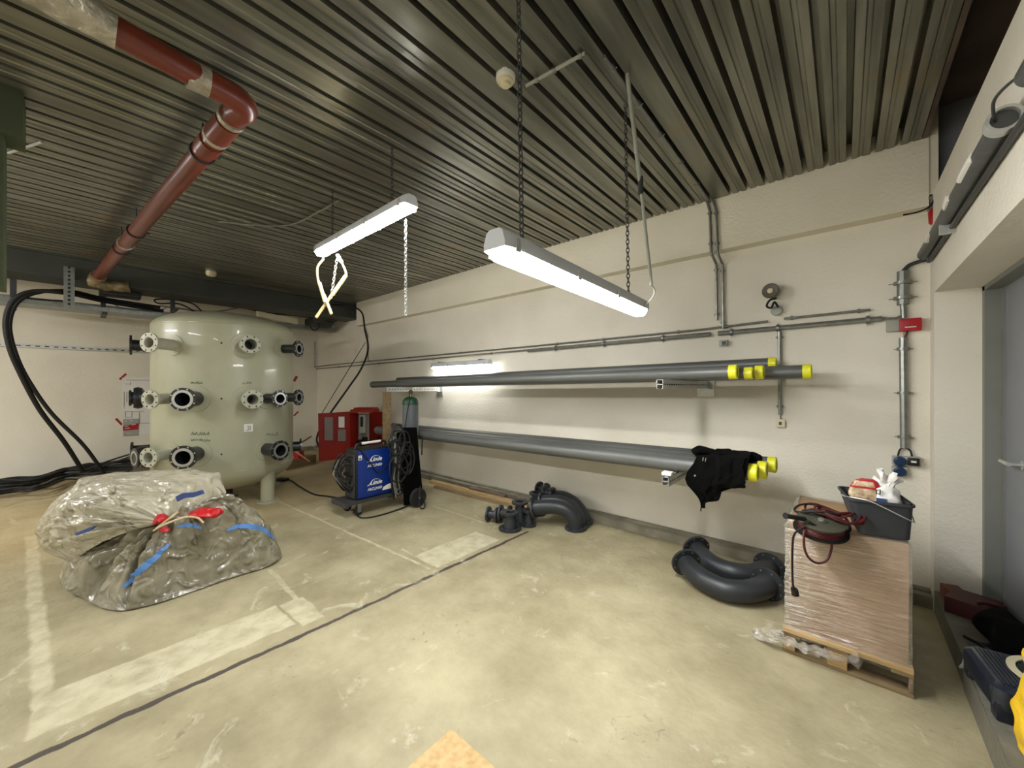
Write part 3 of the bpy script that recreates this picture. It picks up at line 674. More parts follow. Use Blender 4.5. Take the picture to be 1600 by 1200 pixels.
# black cable from corner down to the red cabinet, plus a thin one
cable([onT(518, 476, 7.9), onT(545, 478, 7.8), onT(565, 488, 7.7), onT(570, 515, 7.6), onT(575, 545, 7.5), onT(565, 575, 7.3), onT(545, 605, 7.2), onT(520, 640, 7.1), onT(503, 665, 7.0), onT(495, 685, 7.0), onT(498, 698, 7.0)], .017, 'black cable sweeping from far corner ceiling down to the red cabinet')
cable([onT(571, 535, 7.55), onT(540, 585, 7.3), onT(503, 646, 7.1)], .006, 'thin cable slanting beside the black cable to the red cabinet')

# ================= conduits on the long wall =================
Yc = WY-.025; Yu = BY-.022
def W(px, py, y=None): return onY(px, py, Yc if y is None else y)
zc = 2.10
a = W(490, 577); b = W(1112, 521); c = W(1380, 498)
conduit([a, W(826, 547)], .012, 'lower of two thin conduits along the long wall, far left stretch', [(0, .2), (0, .45), (0, .7), (0, .9)])
conduit([W(492, 573), W(560, 566), W(830, 541), W(1095, 515), W(1200, 502)], .010, 'upper thin conduit running along the long wall', [(1, .1), (1, .4), (1, .7), (2, .2), (2, .5), (2, .9), (3, .4)])
t = conduit([W(825, 548), W(1110, 522)], .022, 'thick grey conduit along long wall, left of the vertical pair', [(0, .2), (0, .5), (0, .8)])
conduit([W(1122, 521), W(1378, 498)], .022, 'thick grey conduit along long wall, right of the vertical pair', [(0, .1), (0, .42), (0, .93)])
conduit([W(1378, 498), W(1400, 497), W(1412, 492)], .009, 'thin grey cable from thick conduit to the red alarm box', m='cablegrey', name='cable', cat='cable')
conduit([W(1225, 498), W(1360, 484)], .010, 'short unconnected conduit on long wall right of the siren', [(0, .1), (0, .88)])
for dx_, lab in ((0, 'left one of the vertical conduit pair dropping from the ceiling'), (10, 'right one of the vertical conduit pair dropping from the ceiling')):
    conduit([onY(1104+dx_, 312, Yu), onY(1109+dx_, 330, Yu), onY(1111+dx_, 393, Yu), onY(1112+dx_, 397, Yu), W(1119+dx_, 413), W(1120+dx_, 500+dx_*1.4)], .012, lab, [(1, .05), (1, .8), (4, .1), (4, .9)])
t = single('light_switch', B() if 0 else (lambda bm: (box(bm, W(1124, 541)-V((0, .02, 0)), V((W(1137, 531).x, WY, W(1137, 531).z)), bev=.004), bm)[1])(B()), 'greybox', 'small grey switch under the vertical conduit pair', 'switch')
bm = B(); p = W(1131, 536, WY-.05); box(bm, p-V((.018, .0, .018)), p+V((.018, .012, .018))); obj('rocker', bm, 'darkgrey', t)
# conduits near the far corner
conduit([V((WX+.05, 4.12, 2.75)), V((WX+.05, 4.12, 2.12)), W(492, 577)], .014, 'vertical conduit in the far corner beside the vessel', [(0, .5)], off=(-.02, 0, 0))
conduit([W(567, 477), W(568, 505), W(574, 525), W(575, 565)], .012, 'vertical conduit on long wall near the far corner', [(0, .5), (2, .5)])
# drop to the switch behind the pipes
conduit([W(1218, 518), W(1219, 648)], .015, 'vertical conduit passing behind the upper pipes', [(0, .07), (0, .9)])
t = thing('wall_switch', 'small ivory switch on long wall below the upper pipes', 'switch', W(1220, 668, WY)); p = W(1220, 661, WY)
bm = B(); box(bm, p-V((.035, .035, .037)), p+V((.035, 0, .037)), bev=.006); obj('switch_box', bm, 'ivory', t)
bm = B(); box(bm, p-V((.009, .042, .014)), p+V((.009, -.034, .014))); obj('rocker', bm, 'darkgrey', t)
bm = B(); cyl(bm, p+V((0, -.02, .03)), p+V((0, -.02, .09)), .005); obj('wire', bm, 'cablegrey', t)
# siren
p = W(1209, 457, WY); t = thing('alarm_siren', 'round dark siren with pale centre on long wall', 'siren', p)
bm = B(); lathe(bm, p, (-.15, -1, 0), [(0, .035), (.05, .04), (.06, .062), (.10, .066), (.105, .06), (.10, .045), (.095, .03)], 28); obj('horn', bm, mat('siren_grey', srgb(86, 82, 70), .5), t)
bm = B(); lathe(bm, p+V((-.014, -.095, 0)), (-.15, -1, 0), [(0, .024), (.012, .022), (.018, .012)], 20); obj('centre', bm, 'ivory', t)
p = W(1214, 486, WY); bm = B(); lathe(bm, p, (0, -1, 0), [(0, .045), (.035, .045), (.04, .038)], 20); single('junction_box', bm, 'greybox', 'small grey round junction box below the siren', 'box')
cable([onY(1213, 466, 4.12), onY(1203, 469, 4.10), onY(1198, 478, 4.1), onY(1205, 481, 4.1), onY(1210, 472, 4.12), onY(1216, 480, 4.14)], .009, 'short black cable loop between siren and round box')
# right-hand group
p = W(1398, 510, WY); bm = B(); box(bm, p-V((.05, .05, .045)), p+V((.045, 0, .045)), bev=.008); single('junction_box', bm, 'greybox', 'square grey junction box left of the red alarm box', 'box')
p = W(1421, 509, WY); t = thing('alarm_box', 'red box on long wall at the right end of the thick conduit', 'box', p-V((0, 0, .05)))
bm = B(); box(bm, p-V((.06, .065, .045)), p+V((.06, 0, .05)), bev=.01); obj('box_body', bm, 'redplastic', t)
bm = B(); box(bm, p-V((.03, .068, .02)), p+V((.03, -.064, -.013))); obj('label_strip', bm, 'paper', t)
conduit([W(1411, 528), W(1413, 700)], .024, 'thick vertical conduit dropping from the red alarm box to sockets', [(0, .1), (0, .5), (0, .9)])
conduit([W(1409, 513), W(1411, 530)], .007, 'short thin cable from grey box into vertical conduit', m='ivory', name='cable', cat='cable')
conduit([W(1418, 518), W(1413, 530)], .007, 'short thin cable from red box into vertical conduit', m='redcable', name='cable', cat='cable')
def socket(px, py, w, h, label, kind):
    p = W(px, py, WY); t = thing('power_socket', label, 'socket', p-V((0, 0, h)))
    bm = B(); box(bm, p-V((w, .045, h)), p+V((w, 0, h)), bev=.006); obj('socket_box', bm, 'greybox', t)
    bm = B()
    if kind == 'r': lathe(bm, p+V((0, -.04, 0)), (0, -1, -.1), [(0, w*.85), (.02, w*.85), (.028, w*.6)], 24)
    else: box(bm, p-V((w*.8, .062, h*.8)), p+V((w*.8, -.04, h*.8)), bev=.006)
    obj('hinged_cover', bm, 'socketblue' if kind == 'r' else 'black', t)
    if kind != 'r': bm = B(); box(bm, p-V((.014, .065, .006)), p+V((.014, -.06, .008))); obj('rocker', bm, 'white', t)
socket(1405, 719, .042, .034, 'blue covered round power socket on long wall, upper one', 'r'); socket(1405, 735, .042, .034, 'blue covered round power socket on long wall, lower one', 'r'); socket(1426, 720, .04, .036, 'dark square power socket right of the blue round ones', 's')
cable([W(1412, 699), W(1406, 703), W(1403, 712)], .006, 'short bent wire into the upper blue socket'); cable([W(1414, 699), W(1422, 704), W(1425, 713)], .006, 'short bent wire into the dark square socket')
t = conduit([W(1411, 424), W(1411, 476)], .036, 'short wide grey duct on long wall above the red alarm box', [(0, .35), (0, .8)])
conduit([W(1411, 476), W(1412, 497)], .018, 'grey conduit stub joining wide duct to the alarm box')
cable([W(1411, 424), W(1420, 415), W(1432, 410), onX(1446, 406, RX-.03)], .014, 'grey cable bending from wide duct to the right wall tray', 'darkgrey')
# cable tray on the right wall
tz = 2.565; t = thing('wall_cable_tray', 'long grey cable tray with a pipe running along the right wall', 'cable tray', V((RX-.04, 0, tz)))
bm = B(); tube(bm, [(RX-.04, 4.1, tz), (RX-.04, 2.22, tz)], .038, 20, 0); obj('channel', bm, 'galvdark', t)
bm = B(); tube(bm, [(RX-.04, 1.95, tz), (RX-.04, -1, tz)], .038, 20, 0); obj('channel', bm, 'galvdark', t)
bm = B(); tube(bm, [(RX-.018, 4.1, tz-.055), (RX-.018, -1, tz-.055)], .012, 10, 0); obj('conduit', bm, 'darkgrey', t)
for yy, ln in ((3.55, .12), (2.95, .14), (2.5, .22)):
    bm = B(); box(bm, (RX-.085, yy, tz-.02), (RX-.06, yy+ln, tz+.02), bev=.008)
    for v in bm.verts: v.co += V((noise.noise(v.co*20), noise.noise(v.co*17), noise.noise(v.co*23)))*.012
    obj('paper_wad', bm, 'paper', t)
for yy in (3.3,): bm = B(); box(bm, (RX-.065, yy, tz-.085), (RX, yy+.03, tz+.05)); obj('clamp', bm, 'galv_bright', t)
bm = B(); ringdisc(bm, (RX-.045, 2.2, tz), (0, 1, 0), .036, .046, .05); obj('end_ring', bm, 'galv_bright', t)
cable([(RX-.05, 2.25, tz), (RX-.07, 2.2, tz+.01), (RX-.085, 2.12, tz+.035), (RX-.07, 2.02, tz+.03), (RX-.05, 1.93, tz)], .005, 'thin looped wire at the open box on the right wall tray', 'darkgrey')
# call point near the top right
p = onY(1459, 337, WY-.10); t = thing('alarm_lamp', 'small red lamp on a bracket at top right wall corner', 'alarm lamp', p-V((0, 0, .06)))
bm = B(); lathe(bm, p-V((0, 0, .06)), (0, 0, 1), [(0, .018), (.01, .026), (.09, .03), (.11, .02)], 16); obj('lamp_body', bm, 'redplastic', t)
bm = B(); box(bm, p+V((-.02, -.02, .05)), p+V((.03, .03, .12))); box(bm, p+V((-.03, -.03, .115)), p+V((.04, .04, .135))); obj('bracket', bm, 'galv', t)
cable([onY(1475, 280, WY-.14), onY(1467, 292, WY-.14), onY(1463, 305, WY-.14), onY(1453, 322, BY-.01), onY(1435, 331, BY-.01), onY(1411, 336, BY-.01)], .006, 'thin dark wire curling from top right corner onto long wall')

# ================= pipe brackets and stacked pipes =================
def arm(x, y0, z, label, ztop=.041, both=True):
    t = thing('wall_bracket', label, 'bracket', V((x, WY, z-.1)))
    w = .041/2+.004
    bm = B()
    box(bm, (x-w, y0, z-.07), (x-w+.003, WY-.02, z)); box(bm, (x+w-.003, y0, z-.07), (x+w, WY-.02, z)); box(bm, (x-w, y0, z-.037), (x+w, WY-.02, z-.033))
    for zz in (z-.07, z-.003): box(bm, (x-w, y0, zz), (x-w+.012, WY-.02, zz+.003)); box(bm, (x+w-.012, y0, zz), (x+w, WY-.02, zz+.003))
    box(bm, (x-w, y0+.004, z-.002), (x+w, WY-.02, z))
    obj('arm', bm, 'galv_bright', t)
    bm = B(); k = y0+.04
    while k < WY-.08:
        for sx in (x-w-.001, x+w-.0005): box(bm, (sx, k, z-.042), (sx+.0015, k+.018, z-.030))
        k += .05
    obj('slot', bm, 'zinc_hole', t, stuff=True)
    bm = B(); box(bm, (x-.08, WY-.012, z-.15), (x+.08, WY, z+.03)); box(bm, (x-.06, WY-.10, z-.078), (x+.06, WY, z-.07)); obj('wall_plate', bm, 'galv_bright', t)
arm(-1.055, 2.92, 1.652, 'slotted zinc bracket arm under the right end of the upper pipes')
arm(-5.27, 3.16, 1.592, 'slotted zinc bracket arm under the left end of the upper pipes')
arm(-1.055, 3.04, .895, 'slotted zinc bracket arm under the lower pipes beside the jacket')
arm(-5.27, 3.2, .83, 'slotted zinc bracket arm under the left end of the lower pipes')
bm = B(); p = V((-1.055, 3.08, .898)); box(bm, (p.x-.045, p.y, p.z), (p.x+.03, p.y+.07, p.z+.028), bev=.006); single('foam_block', bm, 'white', 'small white foam pad on end of the lower bracket arm', 'pad')
bm = B(); box(bm, (-5.36, 3.16, 0), (-5.26, 3.25, 1.52)); single('timber_post', bm, 'woodold', 'upright timber post propping the left end of upper bracket', 'post')
def pipe(p0, p1, r, label, group, capL=True, capm='yellow', open_left=False):
    p0 = V(p0); p1 = V(p1); d = (p1-p0).normalized()
    t = thing('steel_pipe', label, 'pipe', (p0+p1)/2, group)
    bm = B(); cyl(bm, p0, p1-d*.005, r, 32); obj('tube', bm, 'steelpipe', t)
    bm = B(); lathe(bm, p1-d*.055, d, [(0, r), (0, r+.004), (.052, r+.004), (.058, r-.002), (.058, r-.012), (.045, r-.014), (.045, .001)], 32); obj('end_cap', bm, capm, t, label='yellow plastic end cap')
    return t
def pp(pxl, pyl, pxr, pyr, Y, zL, zR):
    a = onY(pxl, pyl, Y); b = onY(pxr, pyr, Y); a.z = zL if zL else a.z; b.z = zR if zR else b.z; return a, b
def slope_z(x, zc): return zc+(x+1.055)*.0145
G1 = 'pipes resting on the upper brackets'; G2 = 'pipes resting on the lower brackets'
def rack(Y, pxl, pxr, r, zc, label, grp):
    a = onY(pxl, 600, Y); b = onY(pxr, 600, Y); a.z = slope_z(a.x, zc); b.z = slope_z(b.x, zc); pipe(a, b, r, label, grp)
z1 = 1.654+.054
rack(3.42, 582, 1152, .0535, z1, 'front dark grey pipe of the upper stack, yellow cap farthest left', G1)
rack(3.54, 600, 1176, .045, z1-.009, 'upper stack pipe second from front, smaller yellow cap', G1)
rack(3.66, 612, 1193, .052, z1, 'upper stack pipe whose cap sits between second and long pipe', G1)
rack(3.86, 620, 1268, .055, z1, 'upper stack pipe reaching farthest right past the vertical conduit', G1)
rack(4.02, 622, 1213, .050, z1+.085, 'topmost dark grey pipe of the upper stack, against the wall', G1)
z2 = .897+.062
rack(3.30, 590, 1184, .062, z2, 'front grey pipe of the lower stack, its cap below the jacket', G2)
rack(3.45, 606, 1198, .062, z2, 'lower stack pipe second from front, cap partly hidden', G2)
rack(3.60, 610, 1150, .055, z2-.007, 'lower stack pipe whose right end hides under the jacket', G2)
rack(3.74, 612, 1213, .060, z2, 'lower stack pipe reaching farthest right beyond the jacket', G2)
rack(3.90, 614, 1160, .055, z2-.007, 'rearmost lower stack pipe, lying next to the wall', G2)

# ================= jacket over the lower pipes =================
def jacket():
    bm = B()
    # front sheet: outline in wall-parallel plane, draped
    def sheet(outline, Yf, folds, seed, thick=.012, topw=None):
        # outline given as pixels of left/right edge per row -> world
        rows = []
        nU = 36
        for i in range(len(outline)-1):
            pass
        # resample rows
        n = 40; L_ = len(outline)
        for k in range(n+1):
            f = k/n*(L_-1); i = min(int(f), L_-2); g = f-i; a = outline[i]; b = outline[i+1]
            y = a[0]+(b[0]-a[0])*g; l = a[1]+(b[1]-a[1])*g; r = a[2]+(b[2]-a[2])*g; Y = a[3]+(b[3]-a[3])*g
            row = []
            for u in range(nU+1):
                uu = u/nU; px = l+(r-l)*uu; p = onY(px, y, Y)
                q = V((uu*4, k/n*3, seed)); d = noise.noise(q)*folds*2+math.sin(uu*folds*180+noise.noise(V((uu*2, k/n*2, seed)))*4)*folds*.35
                edge = (1-abs(2*uu-1)**6)
                p.y += d*edge; p.x += noise.noise(q*2.3)*.008; row.append(p)
            rows.append(row)
        A = [[bm.verts.new(p) for p in row] for row in rows]; Bk = [[bm.verts.new(p+V((0, thick*(1 if 0 < k2 < nU else .2), 0))) for k2, p in enumerate(row)] for row in rows]
        for i in range(n):
            for u in range(nU):
                bm.faces.new((A[i][u], A[i][u+1], A[i+1][u+1], A[i+1][u])); bm.faces.new((Bk[i][u], Bk[i+1][u], Bk[i+1][u+1], Bk[i][u+1]))
        for i in range(n):
            bm.faces.new((A[i][0], A[i+1][0], Bk[i+1][0], Bk[i][0])); bm.faces.new((A[i][nU], Bk[i][nU], Bk[i+1][nU], A[i+1][nU]))
        for u in range(nU):
            bm.faces.new((A[0][u], Bk[0][u], Bk[0][u+1], A[0][u+1])); bm.faces.new((A[n][u], A[n][u+1], Bk[n][u+1], Bk[n][u]))
    # body: from behind the pipes over the top and down in front
    sheet([(712, 1096, 1172, 3.75), (706, 1092, 1174, 3.55), (708, 1090, 1172, 3.36), (716, 1088, 1170, 3.24), (726, 1082, 1168, 3.215), (738, 1073, 1166, 3.205), (748, 1070, 1165, 3.20), (758, 1074, 1163, 3.205), (768, 1083, 1128, 3.21), (776, 1089, 1125, 3.22), (783, 1093, 1122, 3.22), (785, 1094, 1102, 3.22), (794, 1095, 1101, 3.22)], 3.2, .022, 3.1)
    # second layer: the skirt/sleeve hanging at right
    sheet([(716, 1118, 1166, 3.22), (730, 1119, 1160, 3.18), (745, 1118, 1164, 3.16), (756, 1112, 1165, 3.15), (763, 1113, 1164, 3.16)], 3.1, .016, 7.7, .02)
    # hood bundle and sleeve bundle on top, rounded lumps joined by cloth
    def lump(px, py, Y, rx, ry, rz, seed, tilt=0):
        r = bmesh.ops.create_icosphere(bm, subdivisions=4, radius=1, matrix=Matrix.Translation(onY(px, py, Y)) @ Matrix.Rotation(tilt, 4, 'Y') @ Matrix.Diagonal((rx, ry, rz, 1)))
        for v in r['verts']: v.co += V((noise.noise(v.co*14+V((seed, 0, 0))), noise.noise(v.co*14+V((0, seed, 0))), noise.noise(v.co*12+V((0, 0, seed)))))*.028
    lump(1100, 705, 3.42, .085, .12, .032, 1, .05); lump(1131, 709, 3.45, .07, .12, .035, 2, .1); lump(1160, 715, 3.52, .13, .14, .045, 3, .1); lump(1176, 718, 3.50, .055, .10, .05, 4, .5)
    lump(1146, 715, 3.40, .12, .12, .045, 5)
    return bm
t = single('black_jacket', jacket(), 'jacket', 'black jacket draped over the right end of the lower pipes', 'jacket', ang=80)
bm = B()
for q in ((1098, 717), (1102, 718)): p = onY(q[0], q[1], 3.18); cyl(bm, p-V((0, 0, .015)), p+V((.004, 0, .012)), .0028, 6)
obj('metal_eyelet', bm, 'galv_bright', t)
bm = B(); lathe(bm, onY(1086, 743, 3.185), (0, -1, 0), [(0, .008), (.006, .006)], 12); obj('snap_button', bm, 'machined', t)
bm = B(); tube(bm, [onY(1096, 790, 3.21), onY(1095, 797, 3.21), onY(1095.5, 799, 3.21)], .004, 6); obj('drawstring', bm, 'jacket', t)

# ================= flanged fittings on the floor =================
def flange(bm, c, d, r, rin, th=.022):
    ringdisc(bm, V(c)-V(d).normalized()*th, d, rin, r, th, 36)
def fit_end(t, c, d, rf, rn, m='elbow'):
    """flange whose outer face is at c and looks along d"""
    d = V(d).normalized(); bm = B(); flange(bm, c, d, rf, rn*.88); f = obj('flange', bm, m, t)
    for q in circ(d, V(c)-d*.024, (rf+rn)/2+.004, 8, .5):
        bm = B(); cyl(bm, q-d*.002, q+d*.0265, .0065, 8); obj('bolt_hole', bm, 'galv', f)
    bm = B(); cyl(bm, V(c)-d*.06, V(c)-d*.03, rn*.87, 20); obj('bore', bm, 'bore', t)
def elbow(pts, rn, rf, label, dup_end=True, group=None):
    path = smooth_path(pts, 10); t = thing('pipe_elbow', label, 'pipe fitting', V(pts[0])*.5+V(pts[-1])*.5, group)
    t0 = (path[0]-path[1]).normalized(); t1 = (path[-1]-path[-2]).normalized()
    bm = B(); tube(bm, [path[0]-t0*.01]+path[1:-1]+[path[-1]-t1*.01], rn, 32, 0); obj('bend', bm, 'elbow', t)
    fit_end(t, path[0], t0, rf, rn); fit_end(t, path[-1], t1, rf, rn)
    return t
zf = .135
zf = .118
t1 = elbow([(-1.01, 3.38, zf+.02), (-.93, 3.30, zf-.005), (-.81, 3.225, .10), (-.67, 3.20, .09), (-.55, 3.25, .10), (-.47, 3.35, .11), (-.435, 3.45, zf)], .078, .118, 'front of two large charcoal elbow pipes lying on floor left of pallet')
t2 = elbow([(-1.02, 3.71, zf+.03), (-.94, 3.63, zf), (-.82, 3.55, .10), (-.69, 3.52, .10), (-.58, 3.57, .10), (-.50, 3.67, .11), (-.465, 3.78, zf)], .078, .118, 'rear of two large charcoal elbow pipes lying by the plinth')
bm = B(); a = onZ(1187, 918, .05); b = onZ(1206, 936, .012); cyl(bm, a, b, .012, 12); single('steel_rod', bm, 'darkgrey', 'short dark rod leaning out from under the large elbow pipes', 'rod')
bm = B(); a = onZ(1140, 890, .02); box(bm, a-V((.1, .06, .02)), a+V((.1, .06, .012)), rot=.4, bev=.01); single('red_pad', bm, 'redplastic', 'small red pad on floor between the large elbow pipes', 'pad')
# group by the wall
fl = onZ(900, 826, 0)
elbow([(-2.72, 3.50, .20), (-2.60, 3.56, .225), (-2.48, 3.625, .235), (-2.38, 3.68, .205), (-2.31, 3.72, .13), (-2.29, 3.735, .05), (-2.285, 3.738, 0.002)], .08, .125, 'front elbow pipe standing on its flange in the fittings group')
elbow([(-2.74, 3.70, .22), (-2.64, 3.735, .24), (-2.52, 3.775, .245), (-2.41, 3.80, .21), (-2.34, 3.83, .14), (-2.31, 3.845, .06), (-2.305, 3.848, .002)], .08, .12, 'middle elbow pipe standing just behind the front one')
elbow([(-2.72, 3.87, .25), (-2.64, 3.885, .265), (-2.53, 3.90, .265), (-2.42, 3.92, .22), (-2.34, 3.935, .14), (-2.31, 3.94, .08), (-2.305, 3.942, .02)], .075, .11, 'rearmost elbow pipe leaning against the long wall in the fittings group')
def reducer(base, r0, r1, f0, f1, h, axis, label):
    base = V(base); d = V(axis).normalized(); t = thing('pipe_reducer', label, 'pipe fitting', base)
    bm = B(); lathe(bm, base+d*.01, d, [(0, r0), (h*.22, r0), (h*.38, r0*.92), (h*.72, r1*1.02), (h-.02, r1)], 32, cap=False); obj('body', bm, 'elbow', t)
    fit_end(t, base, -d, f0, r0); fit_end(t, base+d*h, d, f1, r1)
p = onZ(797, 827, 0); reducer(p, .070, .050, .128, .092, .195, (0, 0, 1), 'front flanged reducer standing upright, widest base flange')
p = onZ(826, 821, 0); reducer(p, .056, .042, .09, .074, .185, (0, 0, 1), 'small flanged reducer standing right of the front one')
p = onZ(809, 818, 0)+V((0, .04, 0)); reducer(p, .07, .052, .12, .096, .25, (0, 0, 1), 'flanged reducer standing behind the front two, ring-like top')
p = V((-2.93, 3.86, 0)); reducer(p, .08, .06, .12, .095, .27, (0, 0, 1), 'flanged reducer standing farthest back beside the plinth')
p = onZ(762, 803, .09); reducer(p+V((0, 0, 0)), .05, .05, .088, .088, .13, (.75, .30, 0), 'short flanged spool lying on its side at far left of group')
p = onZ(781, 802, .105); reducer(p, .06, .06, .10, .10, .13, (.8, .35, 0), 'second flanged spool lying on its side behind the upright reducers')
p = onZ(832, 786, .27)+V((0.02, .14, -.0)); p = V((-2.86, 3.97, .29)); reducer(p, .045, .045, .085, .08, .13, (-1, .1, .05), 'small spool perched on top against the long wall')
p = V((-2.78, 3.83, .30)); reducer(p, .06, .05, .09, .075, .12, (1, .12, .05), 'small spool lying on top of the middle elbow pipe')

# timber lying beside the plinth behind the trolley
def plank(a, b, w, h, m, label, grp=None, z=0):
    a = V(a); b = V(b); d = (b-a).normalized(); s = V((-d.y, d.x, 0))*w/2; bm = B(); prism(bm, [a-s+V((0, 0, z)), a+s+V((0, 0, z)), b+s+V((0, 0, z)), b-s+V((0, 0, z))], V((0, 0, h)))
    return single('timber_plank', bm, m, label, 'plank', grp)
plank((-5.2, 3.96, 0), (-3.15, 3.97, 0), .08, .05, 'wood', 'long pale plank on floor against the plinth behind the trolley')
plank((-4.9, 3.80, 0), (-3.2, 3.86, 0), .06, .035, 'woodold', 'second plank on floor in front of the long pale plank')
plank((-4.3, 4.00, .05), (-3.6, 4.03, .05), .07, .03, 'woodgrey', 'short plank lying on top of the long pale plank', z=0)
# planks and a red can right of the vessel
q = onZ(462, 732, 0)
plank(onZ(440, 735), onZ(487, 722), .22, .16, 'woodold', 'thick timber block on floor between vessel and red cabinet')
bm = B(); c = onZ(465, 728, 0)+V((0, 0, .16)); box(bm, c-V((.16, .08, .03)), c+V((.1, .08, .15)), rot=.3, bev=.02)
for v in bm.verts: v.co.z -= .0; v.co += V((noise.noise(v.co*9), noise.noise(v.co*8), noise.noise(v.co*7)))*.04
single('red_tool', bm, 'redplastic', 'red tool lying on the timber block right of the vessel', 'tool')
bm = B(); b = onT(486, 682, 8.2); a = onT(440, 711, 7.44); d_ = (a-b); a = b+d_*((b.z)/(b.z-a.z)); cyl(bm, a, b, .016, 8); single('broom_handle', bm, 'woodgrey', 'thin wooden handle leaning up to the right behind the vessel', 'handle')
bm = B(); a = onT(458, 703, 7.4); b = onT(484, 721, 7.0); cyl(bm, a, b, .013, 8); single('thin_stick', bm, 'wood', 'thin pale stick sloping down over the red tool', 'stick')
cable([onZ(400, 755, .03), onZ(430, 749, .03), onZ(440, 746, .03), onZ(455, 751, .02), onZ(468, 760, .01), onZ(490, 772, .01), onZ(515, 776, .01), onZ(545, 781, .012)], .012, 'black cable crossing the floor from vessel to welding trolley', 'cable')
bm = B(); box(bm, onZ(440, 751, 0)-V((.1, .06, 0)), onZ(440, 751, 0)+V((.12, .05, .05)), rot=.5, bev=.015); single('cable_plug', bm, 'black', 'black plug on the floor cable beside the vessel leg', 'plug')

# ================= red cabinet =================
tR = 7.45
cab = thing('red_cabinet', 'open red steel distribution cabinet with both doors swung wide', 'cabinet', onZ(560, 733, 0))
def tq(px, py, t): return onT(px, py, t)
def slab(pts, ext): bm = B(); prism(bm, pts, ext); return bm
nb = CAMF*.03
dl = obj('door', slab([tq(497, 646, 6.9), tq(547, 643, 7.3), tq(547, 716, 7.3), tq(498, 721, 6.9)], nb), 'red', cab)
for (x0, y0, x1, y1, mm, lab) in ((507, 652, 520, 688, 'greypanel', 'grey inset'), (529, 651, 538, 668, 'paper', 'white label'), (528, 671, 540, 689, 'greypanel', 'grey inset')):
    f = lambda x: 6.9+(x-497)/50*.4-.02
    obj('door_panel', slab([tq(x0, y0, f(x0)), tq(x1, y0, f(x1)), tq(x1, y1, f(x1)), tq(x0, y1, f(x0))], nb*.3), mm, dl, label=lab)
obj('side_panel', slab([tq(547, 643, 7.3), tq(561, 646, 7.55), tq(561, 705, 7.55), tq(547, 716, 7.3)], nb), 'red', cab)
obj('back_panel', slab([tq(560, 646, 7.5), tq(577, 646, 7.75), tq(577, 703, 7.75), tq(560, 705, 7.5)], nb), 'greybox', cab)
bm = slab([tq(562, 649, 7.4), tq(571, 648, 7.42), tq(571, 676, 7.42), tq(562, 677, 7.4)], nb); sb_ = obj('control_box', bm, 'greybox', cab)
obj('display', slab([tq(563, 651, 7.38), tq(567, 651, 7.38), tq(567, 667, 7.38), tq(563, 667, 7.38)], nb*.3), 'black', sb_)
bm = B()
for px, py in ((562, 690), (570, 686), (573, 692), (566, 697)): p = tq(px, py, 7.5); box(bm, p-V((.04, .04, .04)), p+V((.04, .04, .04)))
obj('breaker', bm, 'black', cab)
dr = obj('door', slab([tq(577, 644, 7.6), tq(603, 643, 7.2), tq(603, 694, 7.2), tq(577, 702, 7.6)], nb), 'red', cab)
bm = B(); p = tq(591, 685, 7.32); lathe(bm, p, -CAMF, [(0, .04), (.03, .035), (.05, .02)], 16); obj('door_lock', bm, 'black', dr)
obj('roof', slab([tq(545, 645, 7.2), tq(583, 645, 7.55), tq(583, 640, 7.55), tq(548, 640, 7.2)], CAMF*.35), mat('roof_red', srgb(150, 44, 20), .6), cab)
bm = B()
for k in range(6): a = tq(552+k*5.4, 640, 7.3+k*.05); prism(bm, [a, a+CAMR*.045, a+CAMR*.035+V((0, 0, .035)), a+CAMR*.01+V((0, 0, .035))], CAMF*.3)
obj('roof_rib', bm, 'redplastic', cab)
bm = B(); 
for px in (552, 580): a = onT(px, 700, 7.45); cyl(bm, V((a.x, a.y, 0)), a, .02, 8)
obj('leg', bm, 'darkgrey', cab)

# ================= welding trolley =================
X0 = -4.57; Yb = 2.30
tr = thing('welding_trolley', 'black welding trolley carrying blue machine and gas cylinder', 'trolley', V((X0, 2.7, 0)))
bm = B(); box(bm, (X0-.33, 2.20, .155), (X0+.05, 3.28, .185)); box(bm, (X0-.33, 2.18, .13), (X0+.06, 2.21, .187)); obj('deck', bm, 'darkgrey', tr)
for y, sx in ((2.98, 1),):
    bm = B(); cyl(bm, (X0-.42, 3.05, .125), (X0+.30, 3.05, .125), .014, 10); obj('axle', bm, 'darkgrey', tr)
for xx in (X0+.25, X0-.44):
    bm = B(); lathe(bm, (xx, 3.05, .125), (1, 0, 0), [(0, .09), (0, .115), (.012, .125), (.04, .125), (.052, .115), (.052, .09), (.04, .085), (.04, .02), (.055, .02), (.06, .012)], 36); w = obj('wheel', bm, 'rubber', tr)
    bm = B(); lathe(bm, (xx+.05, 3.05, .125), (1, 0, 0), [(0, .018), (.012, .016), (.018, .008)], 16); obj('hub', bm, 'machined', w)
for xx in (X0-.0, X0-.28):
    bm = B(); c = V((xx, 2.36, .05)); lathe(bm, c-V((.018, 0, 0)), (1, 0, 0), [(0, .03), (0, .045), (.006, .05), (.03, .05), (.036, .045), (.036, .03)], 24); w = obj('caster', bm, 'rubber', tr)
    bm = B(); box(bm, c+V((-.028, -.02, -.005)), c+V((-.022, .03, .10))); box(bm, c+V((.022, -.02, -.005)), c+V((.028, .03, .10))); box(bm, c+V((-.035, -.03, .095)), c+V((.035, .04, .105))); cyl(bm, c-V((.032, 0, 0)), c+V((.032, 0, 0)), .008, 8); obj('caster_fork', bm, 'galv', w)
xs = -4.40
bm = B(); prism(bm, [onX(629, 668, xs), onX(651, 668, xs), onX(661, 775, xs), onX(655, 787, xs), onX(632, 790, xs)], V((-.02, 0, 0)))
